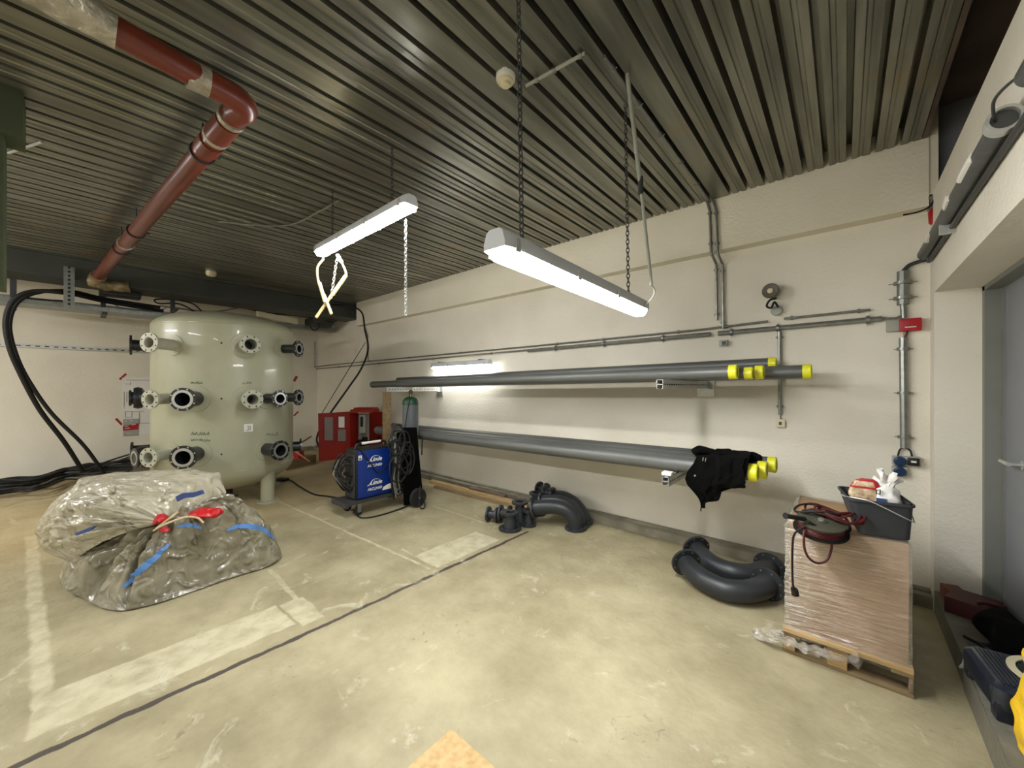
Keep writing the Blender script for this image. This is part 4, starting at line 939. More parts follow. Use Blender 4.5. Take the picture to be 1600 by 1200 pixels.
obj('side_plate', bm, 'blackfab', tr, label='tall black tapering side plate')
bm = B(); prism(bm, [(-4.78, 3.0, .16), (-4.78, 3.26, .16), (-4.78, 3.22, .95), (-4.78, 3.05, .95)], V((-.015, 0, 0))); obj('side_plate', bm, 'blackfab', tr)
bm = B(); tube(bm, [onX(650, 681, xs-.02), onX(659, 681, xs), onX(660, 683, xs), onX(659, 711, xs)], .011, 8, 0); obj('handle', bm, 'black', tr)
# blue machine
wm = thing('welding_machine', 'blue and black welding machine with white lettering on the trolley', 'welding machine', V((X0-.13, 2.58, .187)))
y0, y1 = 2.335, 2.86; zb_, zt_ = .187, .80
bm = B(); box(bm, (X0-.26, y0, zb_), (X0-.012, y1+.02, zt_+.012), bev=.012); obj('case', bm, 'black', wm)
bm = B(); box(bm, (X0-.012, y0+.025, zb_+.015), (X0, y1-.005, zt_-.008), bev=.004); pan = obj('side_panel', bm, 'blue', wm, label='blue side panel')
bm = B(); box(bm, (X0-.25, y0-.02, zb_+.02), (X0-.02, y0, zt_-.05), bev=.008); obj('front_panel', bm, 'darkgrey', wm)
bm = B(); tube(bm, [(X0-.10, y0+.04, zt_+.01), (X0-.10, y0+.06, zt_+.06), (X0-.10, y0+.10, zt_+.07), (X0-.10, y1-.12, zt_+.075), (X0-.10, y1-.07, zt_+.06), (X0-.10, y1-.06, zt_+.01)], .016, 12, 4); h = obj('handle', bm, 'black', wm)
bm = B(); cyl(bm, (X0-.10, y0+.12, zt_+.072), (X0-.10, y1-.14, zt_+.077), .017, 12); obj('handle_grip', bm, 'white', h, label='pale grip')
bm = B(); prism(bm, [(X0, y0+.03, zt_-.06), (X0, y0+.075, zt_-.06), (X0, y0+.075, zt_-.12), (X0, y0+.03, zt_-.12)], V((.002, 0, 0))); lb = obj('label_sticker', bm, 'white', wm)
bm = B(); box(bm, (X0+.001, y0+.04, zt_-.112), (X0+.003, y0+.065, zt_-.092)); box(bm, (X0+.001, y0+.045, zt_-.08), (X0+.003, y0+.06, zt_-.072)); obj('sticker_print', bm, 'black', lb)
bm = B(); a = y1-.02; prism(bm, [(X0, a-.15, zb_+.06), (X0, a, zb_+.06), (X0, a, zb_+.125), (X0, a-.06, zb_+.125), (X0, a-.13, zb_+.10)], V((.003, 0, 0))); obj('corner_badge', bm, 'white', wm)
def text(s, loc, size, parent, shear=0, bold=0, name='lettering', m='white', rot=(PI/2, 0, PI/2), name_w=1):
    cu = bpy.data.curves.new('text', 'FONT'); cu.body = s; cu.size = size; cu.shear = shear; cu.offset = bold; cu.extrude = .001; cu.align_x = 'CENTER'
    to = bpy.data.objects.new('text', cu); COL.objects.link(to); bpy.context.view_layer.update()
    me = bpy.data.meshes.new_from_object(to.evaluated_get(bpy.context.evaluated_depsgraph_get())); bpy.data.objects.remove(to); bpy.data.curves.remove(cu)
    from mathutils import Euler
    me.transform(Matrix.Translation(V(loc)-BASE[parent.name]) @ Euler(rot).to_matrix().to_4x4() @ Matrix.Diagonal((name_w, 1, 1, 1)))
    me.materials.clear(); me.materials.append(M[m]); me.name = name
    o = bpy.data.objects.new(name, me); COL.objects.link(o); o.parent = parent; BASE[o.name] = BASE[parent.name]; return o
ym = (y0+y1)/2-.012
for zl, zz in ((zt_-.155, zt_-.235), (zt_-.455, zt_-.535)):
    text('Linde', (X0+.002, ym+.015, zl), .075, pan, .35, .0012, name_w=1.0)
    text('ARCLINE®', (X0+.002, ym, zz+.01), .048, pan, .12, .0004, name_w=.88)
    bm = B(); tube(bm, [(X0+.003, ym-.105, zl), (X0+.003, ym-.08, zl+.004), (X0+.003, ym-.035, zl+.054), (X0+.003, ym+.0, zl+.068), (X0+.003, ym+.05, zl+.06)], .003, 6); obj('logo_swoosh', bm, 'white', pan)
# connectors and hoses in front
t = thing('hose_bundle', 'bundle of black and grey hoses hanging at the machine front', 'hose', V((X0-.15, y0-.05, .4)))
rg = random.Random(3)
for k in range(7):
    bm = B(); x = X0-.22+.03*k; z = .72-.05*(k % 3); zl = .32+.04*(k % 4)
    tube(bm, [(x, y0-.02, z), (x-.02, y0-.09, z+.02), (x-.05-.02*rg.random(), y0-.15, z-.12), (x-.04, y0-.14-.03*rg.random(), (z+zl)/2-.03), (x+.01, y0-.06, zl-.02), (x+.02, y0-.015, zl)], .012+.003*(k % 2), 8)
    obj('hose', bm, ('cable', 'cablegrey', 'redcable', 'cable', 'cable', 'cable', 'cable')[k], t)
for k in range(3):
    bm = B(); cyl(bm, (X0-.20+.07*k, y0-.055, .50), (X0-.20+.07*k, y0-.01, .50), .022, 14); obj('connector', bm, 'black', t)
# torch cable draped over the blue side
bm = B(); tube(bm, [(X0+.01, y0+.05, zt_+.02), (X0+.02, y0+.10, zt_-.06), (X0+.025, y0+.20, zt_-.2), (X0+.025, y0+.28, zt_-.31), (X0+.025, y0+.36, zt_-.27), (X0+.025, y0+.47, zt_-.18), (X0+.02, y1+.04, zt_-.05)], .007, 8)
single('torch_cable', bm, 'cable', 'thin dark cable drooping across the blue panel', 'cable')
# cable coils behind machine
t = thing('cable_coil', 'tangle of black welding cable hung between machine and gas cylinder', 'cable', V((X0, 2.95, .5)))
rg = random.Random(11)
for k in range(9):
    c = onX(626+rg.uniform(-7, 14), 712+rg.uniform(-25, 22), -4.37+.012*k); a_ = .09+.05*rg.random(); b_ = .13+.08*rg.random(); pts = []
    for j in range(15):
        an = 2*PI*j/14; pts.append(c+V((rg.uniform(-.01, .01), a_*math.cos(an), b_*math.sin(an))))
    bm = B(); tube(bm, pts, .010, 8, 5); obj('cable_loop', bm, 'cable', t)
for k, (px, zt2) in enumerate(((617, 690), (620, 686), (623, 692), (626, 688), (616, 697), (613, 700))):
    bm = B(); tube(bm, [onX(px, zt2, -4.5), onX(px+2, zt2+25, -4.46), onX(px-1, zt2+55, -4.47), onX(px+3, zt2+80, -4.5)], .011, 8); obj('hanging_hose', bm, 'cable' if k % 2 else 'cablegrey', t)
for k in range(5):
    c = onX(622, 742+k*7, -4.52); bm = B(); tube(bm, [c+V((0, -.05, 0)), c+V((.03, 0, -.01)), c+V((0, .07, .0)), c+V((-.03, .12, .01))], .016, 8); obj('rubber_boot', bm, 'darkgrey', t)
for k in range(6):
    p = onX(604+k*5, 697-k*1.5, -4.55); bm = B(); tube(bm, [p, p+V((.03, .04, .05)), p+V((.02, .10, .06)), p+V((-.01, .16, .0))], .014, 8); obj('hose', bm, 'cable', t)
# cable hanging to the floor
cable([(-4.2, 3.02, .30), (-4.17, 2.98, .12), (-4.15, 3.0, .02), (-4.18, 3.08, .03), (-4.22, 3.08, .16)], .008, 'thin cable loop hanging in front of the trolley wheel')
cable([onZ(552, 800, .01), onZ(565, 809, .01), onZ(590, 806, .01), onZ(620, 797, .01), onZ(645, 787, .03)], .009, 'dark cable curving on floor under the welding trolley')
# gas cylinder
gc = V((-4.58, 3.13, .187)); t = thing('gas_cylinder', 'tall grey gas cylinder with green shoulder on the trolley', 'gas cylinder', gc)
bm = B(); lathe(bm, gc, (0, 0, 1), [(0, .10), (.015, .108), (1.165, .108)], 36); obj('cylinder_body', bm, 'cylgrey', t)
bm = B(); lathe(bm, gc+V((0, 0, 1.16)), (0, 0, 1), [(0, .109), (.03, .109), (.06, .104), (.085, .088), (.105, .058), (.115, .03)], 36); obj('shoulder', bm, 'cylgreen', t, label='green shoulder')
bm = B(); lathe(bm, gc+V((0, 0, 1.27)), (0, 0, 1), [(-.02, .025), (.04, .022), (.05, .016), (.09, .016), (.095, .024), (.12, .024), (.125, .01)], 18); cyl(bm, gc+V((0, 0, 1.34)), gc+V((.06, -.04, 1.34)), .012, 10); v = obj('valve', bm, 'brass', t)
bm = B(); lathe(bm, gc+V((.06, -.04, 1.34)), (1, -.6, 0), [(0, .02), (.03, .028), (.036, .024)], 18); obj('pressure_gauge', bm, 'black', v)
bm = B(); tube(bm, [gc+V((.07, -.06, 1.33)), gc+V((.11, -.10, 1.2)), gc+V((.11, -.14, 1.0)), gc+V((.10, -.16, .8))], .007, 8); obj('gas_hose', bm, 'cable', t)

# ================= sacks at the left =================
TIE = onT(268, 818, 3.0)
def sack():
    bm = B(); nu, nv = 260, 100
    foot_px = [(98, 914), (125, 937), (174, 957), (235, 948), (305, 925), (368, 903), (424, 885), (438, 868), (385, 857), (275, 853), (165, 858), (104, 884)]
    fp = [onZ(x, y, 0) for x, y in foot_px]; n = len(fp); C = sum(fp, V((0, 0, 0)))/n; loop = []
    for i in range(nu):
        f = i/nu*n; k = int(f); t = f-k; a, b, c, d = fp[(k-1) % n], fp[k % n], fp[(k+1) % n], fp[(k+2) % n]
        loop.append(.5*((2*b)+(c-a)*t+(2*a-5*b+4*c-d)*t*t+(3*b-a-3*c+d)*t**3))
    rows = []; apex = TIE.copy(); br = (CAMR*.8+CAMF*.6).normalized(); lf = (-CAMR*.95-CAMF*.2).normalized()
    for j in range(nv+1):
        v = j/nv; row = []
        for i in range(nu):
            u = i/nu; F_ = loop[i]; dirn = (F_-V((apex.x, apex.y, 0))).normalized(); a = 2*PI*u
            if v < .86:
                w = v/.86; rr = w**.85*1.03; ex = 2.9+1.6*max(0, dirn.dot(CAMR)); z = .03+(apex.z-.0)*(max(1-w**ex, 0))**.72
                z -= .07*math.exp(-(w/.13)**2)
                z += .12*math.exp(-((w-.42)/.27)**2)*max(0, dirn.dot(br))**.8
                z -= .10*math.exp(-((w-.5)/.3)**2)*max(0, dirn.dot(lf))
            else:
                w = (v-.86)/.14; rr = 1.03-.16*w**1.5; z = .03*(1-w)**2+.004
            p = V((apex.x, apex.y, 0)).lerp(V((F_.x, F_.y, 0)), rr); p.z = z
            nrm = (p-V((C.x, C.y, .02))); nrm = nrm.normalized() if nrm.length > .01 else V((0, 0, 1))
            k = min(1, v*5)*max(0, min(1, (.93-v)*7))
            wob = noise.noise(V((math.cos(a)*1.5, math.sin(a)*1.5, v*1.5)))*.35
            au = a+wob*v; ring = V((math.cos(au), math.sin(au), 0))
            # long folds running out from the knot, fading down the slope
            f1 = 1-abs(noise.noise(V((ring.x*4.2, ring.y*4.2, v*.8+3)))*2.2)
            f2 = 1-abs(noise.noise(V((ring.x*9, ring.y*9, v*1.6+7)))*2.2)
            f3 = 1-abs(noise.noise(V((ring.x*19, ring.y*19, v*2.6+1)))*2)
            fr = 1.1-v if dirn.dot(CAMR) < .1 else (1-v)**2*.9+.12
            d = f1*.055*fr+f2*.026*fr+f3*.007
            # big soft bulges and a few sharp dents
            q = V((ring.x*1.6, ring.y*1.6, v*2.3)); d += noise.noise(q*1.2)*.07+(abs(noise.noise(q*3.2+V((5, 1, 2))))-.2)*.045+(abs(noise.noise(q*8))-.2)*.012
            p += nrm*(d-.055)*k
            for fa, fd, wd in ((.105, .11, .012), (.19, .10, .010), (.04, .05, .012), (.47, .04, .012)):
                du = min(abs(u-fa), 1-abs(u-fa)); p -= nrm*fd*math.exp(-(du/wd)**2)*k*min(1, (1-v)*3+.15)
            p.z = max(p.z, .004); row.append(bm.verts.new(p))
        rows.append(row)
    for j in range(nv):
        for i in range(nu): bm.faces.new((rows[j][i], rows[j+1][i], rows[j+1][(i+1) % nu], rows[j][(i+1) % nu]))
    bm.faces.new(rows[-1][::-1]); bm.faces.new(rows[0])
    bmesh.ops.recalc_face_normals(bm, faces=bm.faces)
    return bm
sk = thing('plastic_sack', 'big tied plastic sheet bundle in front of the vessel', 'sack', V((-4.22, .62, 0)))
bmS = sack()
from mathutils.bvhtree import BVHTree
bmS.normal_update(); tree = BVHTree.FromBMesh(bmS)
body = obj('sack_body', bmS, 'sack', sk, ang=70)
def fan():
    """gathered upper part of the sheet, blown up above the tie"""
    bm = B(); nu, nv = 200, 60; T = TIE+V((0, 0, .0))
    out = [(-78, 84), (-60, 70), (-5, 60), (0, 62)]
    # outline in the photo as seen from the tie
    O = [(345, 800), (352, 770), (344, 738), (300, 733), (240, 735), (180, 738), (128, 748), (100, 775), (64, 812), (58, 838), (68, 862), (98, 874), (118, 884), (140, 862), (170, 850), (205, 842)]
    def depth(px): return 3.05+.28*((px-60)/290)+.0
    pts = [onT(x, y, 3.12+(.42 if x > 120 else .25)*(1-abs((y-735)/140)*.8)) for x, y in O]
    n = len(O); cum = []
    ring = []
    for i in range(nu):
        f = i/(nu-1)*(n-1); k = min(int(f), n-2); g = f-k; g = g*g*(3-2*g)*.5+g*.5
        ring.append(pts[k].lerp(pts[k+1], g))
    for side in (1, -1):
        rows = []
        for j in range(nv+1):
            v = j/nv; row = []
            for i in range(nu):
                e = ring[i]; p = T.lerp(e, v)
                u = i/(nu-1); ed = math.sin(PI*u)**.5 if 0 < u < 1 else 0
                th = .24*(math.sin(PI*v**.8)**.7)*ed
                q = V((u*5, v*2.4, side*3))
                pl = math.sin(u*46+3*noise.noise(V((u*3, v, 0))))*.03*math.sin(PI*min(v*1.4, 1))
                cr = abs(noise.noise(q*3))*.06+abs(noise.noise(q*7))*.03+(abs(noise.noise(q*15)))*.016
                d = -CAMF*.85+V((0, 0, .45)) if side == 1 else CAMF*.7
                p = p+d*(th*(1 if side == 1 else .7)+(pl+cr)*min(1, v*3)*(ed if v < .995 else 0)*(1-v**8))
                p += (e-T).normalized()*noise.noise(V((u*22, 5, 2)))*.035*v*v
                p.z = max(p.z, .03); row.append(bm.verts.new(p))
            rows.append(row)
        for j in range(nv):
            for i in range(nu-1): bm.faces.new((rows[j][i], rows[j+1][i], rows[j+1][i+1], rows[j][i+1]))
    bmesh.ops.remove_doubles(bm, verts=bm.verts, dist=.002)
    return bm
obj('gathered_top', fan(), 'sackpale', sk, label='milky puffed-up sheet above the tie', ang=75)
def onSack(px, py, off=.012):
    r = ray(px, py).normalized(); h = tree.ray_cast(V((0, 0, EYE)), r)
    return (h[0]+h[1]*off if h[0] is not None and h[1].dot(r) < 0 else (h[0]-r*off if h[0] is not None else onT(px, py, 3.0)))
def ribbon(pix, w, m, label, name='blue_band', lift=.012):
    pix = [V((x, y, 0)) for x, y in pix]; pp_ = smooth_path(pix, 6); pts = [onSack(p.x, p.y, lift) for p in pp_]; e0_ = V((0, 0, EYE)); ds = [(q-e0_).length for q in pts]
    for _ in range(6): ds = [min(ds[i], (ds[max(i-1, 0)]+ds[i]+ds[min(i+1, len(ds)-1)])/3+.002) for i in range(len(ds))]
    pts = [e0_+(q-e0_).normalized()*d_ for q, d_ in zip(pts, ds)]
    bm = B(); L_, R__ = [], []
    for i, p in enumerate(pts):
        tg = (pts[min(i+1, len(pts)-1)]-pts[max(i-1, 0)]).normalized(); vd = (p-V((0, 0, EYE))).normalized(); s = tg.cross(vd).normalized()*w*(.35+.65*math.sin(PI*(i+.5)/len(pts)))
        L_.append((bm.verts.new(p+s), bm.verts.new(p+s+vd*.006))); R__.append((bm.verts.new(p-s), bm.verts.new(p-s+vd*.006)))
    for i in range(len(pts)-1):
        bm.faces.new((L_[i][0], L_[i+1][0], R__[i+1][0], R__[i][0])); bm.faces.new((L_[i][1], R__[i][1], R__[i+1][1], L_[i+1][1]))
        bm.faces.new((L_[i][0], L_[i][1], L_[i+1][1], L_[i+1][0])); bm.faces.new((R__[i][0], R__[i+1][0], R__[i+1][1], R__[i][1]))
    return obj(name, bm, m, sk, label=label)
ribbon([(262, 850), (245, 868), (225, 885), (205, 905), (192, 916)], .022, 'bluetape', 'light blue band')
ribbon([(278, 822), (296, 820), (314, 825)], .014, 'bluetape', 'light blue band')
ribbon([(355, 828), (372, 822), (395, 823), (415, 832), (426, 842)], .02, 'bluetape', 'light blue band')
# blue pieces on the puffed-up top
def patch(pix, t0, m, name, label, ext=.006):
    bm = B(); prism(bm, [onT(x, y, t0) for x, y in pix], CAMF*ext); return obj(name, bm, m, sk, label=label)
ft = 2.93
patch([(274, 776), (284, 771), (300, 770), (314, 766), (317, 772), (303, 777), (290, 778), (277, 784)], 2.98, 'bluetape2', 'blue_band', 'dark blue band', .02)
patch([(116, 834), (140, 824), (148, 822), (140, 830), (120, 837)], 2.74, 'bluetape2', 'blue_band', 'dark blue band', .02)
def wad(c, sx, sy, sz, m, name, label, seed, par=sk):
    bm = B(); r = bmesh.ops.create_icosphere(bm, subdivisions=4, radius=1, matrix=Matrix.Translation(c) @ Matrix.Rotation(YAW, 4, 'Z') @ Matrix.Diagonal((sx, sy, sz, 1)))
    for v in bm.verts: q = v.co*16+V((seed, 0, 0)); v.co += V((noise.noise(q), noise.noise(q+V((9, 9, 9))), noise.noise(q+V((4, 7, 1)))))*.03
    return obj(name, bm, m, par, label=label, ang=60)
wad(onT(250, 812, 2.93), .055, .05, .035, 'redbag', 'red_film', 'red plastic film', 1)
wad(onT(318, 802, 3.05), .14, .08, .035, 'redbag', 'red_film', 'red plastic film', 2)
wad(onT(258, 828, 2.90), .03, .03, .025, 'redbag', 'red_film', 'red plastic film', 3)
bm = B(); tube(bm, [onT(240, 829, 2.86), onT(252, 822, 2.85), onT(268, 815, 2.85), onT(290, 808, 2.9), onT(308, 809, 2.94), onT(318, 817, 2.95)], .007, 8); tube(bm, [onT(244, 826, 2.87), onT(262, 812, 2.87), onT(278, 800, 2.9)], .007, 8); obj('tie_cord', bm, 'twine', sk)

# ================= board piece on floor =================
bm = B(); box(bm, (-1.385, .45, 0), (-.78, 1.17, .006)); single('board_sheet', bm, 'board', 'square of pale chipboard lying on floor nearest the viewer', 'board')

# ================= pallet, box and what is on it =================
PX0, PX1, PY0, PY1 = -.285, .268, 2.832, 3.63
pal = thing('wooden_pallet', 'wooden pallet under the film-wrapped cardboard box', 'pallet', V(((PX0+PX1)/2, (PY0+PY1)/2, 0)))
for k, y in enumerate((PY0, (PY0+PY1)/2-.05, PY1-.10)):
    bm = B(); box(bm, (PX0, y, 0), (PX1, y+.10, .018), bev=.002); obj('bottom_board', bm, 'wood' if k else 'woodold', pal)
    for x, w in ((PX0, .06), (-.075, .085), (PX1-.018, .017)):
        bm = B(); box(bm, (x, y+.003, .018), (x+w, y+.10, .098), bev=.003); obj('block', bm, 'wood' if x < .2 else 'woodgrey', pal)
for x in (PX0, -.075, PX1-.085):
    bm = B(); box(bm, (x, PY0+.004, .098), (x+.085, PY1, .120), bev=.002); obj('stringer_board', bm, 'woodold', pal)
for k in range(6):
    y = PY0+(PY1-PY0-.10)*k/5; bm = B(); box(bm, (PX0, y, .120), (PX1, y+.10, .144), bev=.002); obj('top_board', bm, 'wood', pal)
bxx = thing('cardboard_box', 'large film-wrapped cardboard box standing on the pallet', 'box', V((0, 3.2, .146)))
bm = B(); box(bm, (-.26, 2.87, .146), (.252, 3.58, .775), bev=.006)
for v in bm.verts:
    if v.co.z > .5: v.co.x += .004
obj('carton', bm, 'card', bxx)
def wrap():
    bm = B(); nz, n = 70, 240; x0, x1, y0, y1 = -.275, .264, 2.857, 3.595; per_ = []
    for i in range(n):
        f = i/n*4; s = int(f); g = f-s
        p = ((x0+(x1-x0)*g, y0), (x1, y0+(y1-y0)*g), (x1-(x1-x0)*g, y1), (x0, y1-(y1-y0)*g))[s]; per_.append(p)
    cx, cy = (x0+x1)/2, (y0+y1)/2; rows = []
    for j in range(nz+1):
        z = .10+.69*j/nz; row = []
        for i, (x, y) in enumerate(per_):
            p = V((x, y, z)); o = V((x-cx, y-cy, 0)).normalized()
            ln = noise.noise(V((i*.05, z*55, 2)))*.004+noise.noise(V((x*9, y*9, z*14)))*.005
            if z > .765: p -= o*.035*((z-.765)/.025)
            if z < .15: ln += noise.noise(V((i*.3, z*60, 1)))*.012+.008
            if i < 60 and i < 18: ln += abs(noise.noise(V((i*.2, z*40, 7))))*.010
            row.append(bm.verts.new(p+o*ln))
        rows.append(row)
    for j in range(nz):
        for i in range(n): bm.faces.new((rows[j][i], rows[j][(i+1) % n], rows[j+1][(i+1) % n], rows[j+1][i]))
    return bm
def film_mat():
    m, nt, b = newmat('stretch_film'); L = nt.links
    tc = N(nt, 'ShaderNodeTexCoord'); mp = N(nt, 'ShaderNodeMapping'); mp.inputs['Scale'].default_value = (2.2, 2.2, 30); L.new(tc.outputs['Object'], mp.inputs['Vector'])
    nz = N(nt, 'ShaderNodeTexNoise'); nz.inputs['Scale'].default_value = 2.2; nz.inputs['Detail'].default_value = 6; nz.inputs['Distortion'].default_value = .8; L.new(mp.outputs[0], nz.inputs['Vector'])
    bp = N(nt, 'ShaderNodeBump'); bp.inputs['Strength'].default_value = 1; bp.inputs['Distance'].default_value = .03; L.new(nz.outputs['Fac'], bp.inputs['Height']); L.new(bp.outputs['Normal'], b.inputs['Normal'])
    # white reflective streaks painted into the alpha, strongest at left: stays with the wrap
    sp = N(nt, 'ShaderNodeSeparateXYZ'); L.new(tc.outputs['Object'], sp.inputs[0])
    mr = N(nt, 'ShaderNodeMapRange'); mr.inputs['From Min'].default_value = -.28; mr.inputs['From Max'].default_value = .02; mr.inputs['To Min'].default_value = .42; mr.inputs['To Max'].default_value = .16
    L.new(sp.outputs['X'], mr.inputs['Value'])
    ml = N(nt, 'ShaderNodeMath', operation='MULTIPLY'); L.new(mr.outputs[0], ml.inputs[0])
    ra = N(nt, 'ShaderNodeMapRange'); ra.inputs['From Min'].default_value = .35; ra.inputs['From Max'].default_value = .7; ra.inputs['To Min'].default_value = .5; ra.inputs['To Max'].default_value = 1.5; L.new(nz.outputs['Fac'], ra.inputs['Value']); L.new(ra.outputs[0], ml.inputs[1])
    L.new(ml.outputs[0], b.inputs['Alpha'])
    b.inputs['Base Color'].default_value = srgb(214, 206, 190); b.inputs['Roughness'].default_value = .3
    gl = N(nt, 'ShaderNodeBsdfGlossy'); gl.inputs['Roughness'].default_value = .16; L.new(bp.outputs['Normal'], gl.inputs['Normal'])
    mxs = N(nt, 'ShaderNodeMixShader'); mxs.inputs[0].default_value = .17; L.new(b.outputs[0], mxs.inputs[1]); L.new(gl.outputs[0], mxs.inputs[2])
    L.new(mxs.outputs[0], nt.nodes['Material Output'].inputs['Surface'])
    return m
M['film'] = film_mat()
obj('stretch_film', wrap(), 'film', bxx, label='clear wrinkled stretch film', ang=80)
bm = B(); 
pts = [(PX0-.02, PY0-.02, .10), (-.2, PY0-.03, .075), (-.1, PY0-.03, .09), (0, PY0-.03, .10), (.06, PY0-.03, .13)]
tube(bm, pts, .022, 10, 10)
for v in bm.verts: v.co += V((noise.noise(v.co*30), noise.noise(v.co*31+V((3, 0, 0))), noise.noise(v.co*29+V((0, 4, 0)))))*.03
obj('film_tail', bm, 'film', bxx)
bm = B(); tube(bm, [(PX0-.01, PY0, .12), (PX0-.06, PY0-.02, .06), (PX0-.10, PY0+.03, .03), (PX0-.17, PY0+.05, .02)], .022, 10, 8)
for v in bm.verts: v.co += V((noise.noise(v.co*28), noise.noise(v.co*27+V((3, 0, 0))), noise.noise(v.co*25+V((0, 4, 0)))))*.03; v.co.z = max(v.co.z, .004)
obj('film_tail', bm, 'film', bxx)
# bucket
zt0 = .792
bk = thing('mortar_bucket', 'dark grey rectangular bucket with wire handle on the cardboard box', 'bucket', V((.13, 2.98, zt0)))
def rrect(cx, cy, w, d, rr, rot, z, n=6):
    pts = []
    for qx, qy, a0 in ((1, 1, 0), (-1, 1, PI/2), (-1, -1, PI), (1, -1, 3*PI/2)):
        for k in range(n+1):
            a = a0+PI/2*k/n; x = qx*(w/2-rr)+rr*math.cos(a); y = qy*(d/2-rr)+rr*math.sin(a)
            pts.append(V((cx+x*math.cos(rot)-y*math.sin(rot), cy+x*math.sin(rot)+y*math.cos(rot), z)))
    return pts
def loft(bm, rings, close=True):
    R = [[bm.verts.new(p) for p in r] for r in rings]; n = len(R[0])
    for i in range(len(R)-1):
        for k in range(n): bm.faces.new((R[i][k], R[i][(k+1) % n], R[i+1][(k+1) % n], R[i+1][k]))
    if close: bm.faces.new(R[0][::-1]); bm.faces.new(R[-1])
bc = (.122, 2.99); br = .16; zr = .985
bm = B(); b2 = (.145, 2.985); loft(bm, [rrect(*b2, .205, .23, .03, br, zt0), rrect(*bc, .255, .31, .03, br, zr-.02), rrect(*bc, .255, .31, .03, br, zr), rrect(*bc, .242, .295, .03, br, zr), rrect(*b2, .195, .22, .03, br, zt0+.01)])
obj('bucket_body', bm, 'bucket', bk)
bm = B(); loft(bm, [rrect(*bc, .257, .312, .03, br, zr-.018), rrect(*bc, .272, .328, .035, br, zr-.012), rrect(*bc, .272, .328, .035, br, zr), rrect(*bc, .24, .293, .03, br, zr), rrect(*bc, .257, .312, .03, br, zr-.018)], False); obj('rim', bm, 'bucket', bk)
bm = B(); a = V((bc[0]-.135, bc[1]-.05, zr-.012)); c_ = V((bc[0]+.135, bc[1]+.0, zr-.015)); tube(bm, [a, a+V((.02, -.08, .01)), V((bc[0]-.03, bc[1]-.175, zr+.002)), V((bc[0]+.03, bc[1]-.18, zr-.02)), c_+V((.004, -.14, -.065)), c_+V((.02, -.04, -.08)), c_], .003, 6, 8); obj('wire_handle', bm, 'galv_bright', bk)
# things in the bucket
t = thing('bread_packet', 'rounded packet with red top printed with food, in the bucket', 'packet', V((.06, 3.0, .9)))
bm = B(); c = V((.075, 2.98, .975)); r = rrect(0, 0, .13, .045, .02, 0, 0)
rings = []
for k, (zz, w) in enumerate(((-.10, .75), (-.04, 1), (.02, 1.02), (.06, .9), (.085, .7), (.095, .4))): rings.append([c+V((p.x*w+.012*k*.3, p.y*(1-.1*k), zz)) for p in r])
loft(bm, rings); obj('packet_film', bm, mat('packet_print', srgb(150, 118, 84), .35, scale=22, c2=srgb(224, 206, 170), bump=.4), t)
bm = B(); rings = []
for k, (zz, w) in enumerate(((.045, .985), (.065, .9), (.088, .7), (.099, .42))): rings.append([c+V((p.x*w*1.02+.012*(3+k)*.3, p.y*(.72-.08*k)*1.05, zz)) for p in r])
loft(bm, rings); obj('red_top', bm, 'redplastic', t, label='red printed top')
t = thing('white_bag', 'white knotted plastic bag standing in the bucket', 'bag', V((.18, 3.0, .9)))
c = V((.178, 2.99, .97)); bm = B(); r = bmesh.ops.create_icosphere(bm, subdivisions=4, radius=1, matrix=Matrix.Translation(c) @ Matrix.Diagonal((.055, .05, .085, 1)))
for v in bm.verts: v.co += V((noise.noise(v.co*22), noise.noise(v.co*22+V((4, 0, 0))), noise.noise(v.co*22+V((0, 4, 0)))))*.014
bgb = obj('bag_body', bm, 'paper', t, ang=70)
bm = B()
for an, l in ((-.9, .07), (-.3, .10), (.35, .09), (.9, .07), (.1, .06)):
    b0 = c+V((0, 0, .07)); e_ = b0+V((math.sin(an)*l, .01*math.cos(an*7), math.cos(an)*l)); tube(bm, [b0, b0.lerp(e_, .5)+V((0, -.01, 0)), e_], .012, 8, 5)
for v in bm.verts: v.co += V((noise.noise(v.co*40), noise.noise(v.co*41), noise.noise(v.co*42)))*.012
obj('knot_ends', bm, 'paper', t)
bm = B(); box(bm, c+V((-.045, -.052, -.01)), c+V((-.005, -.046, .012))); obj('printed_mark', bm, 'bluetape2', t); bm = B(); box(bm, c+V((-.035, -.052, -.045)), c+V((-.01, -.045, -.025))); obj('printed_mark', bm, 'lime', t)
bm = B(); tube(bm, [c+V((-.045, -.046, .055)), c+V((-.03, -.048, .058)), c+V((-.03, -.048, .035)), c+V((-.045, -.046, .033)), c+V((-.045, -.046, .055))], .003, 6, 0); obj('printed_mark', bm, 'black', t)
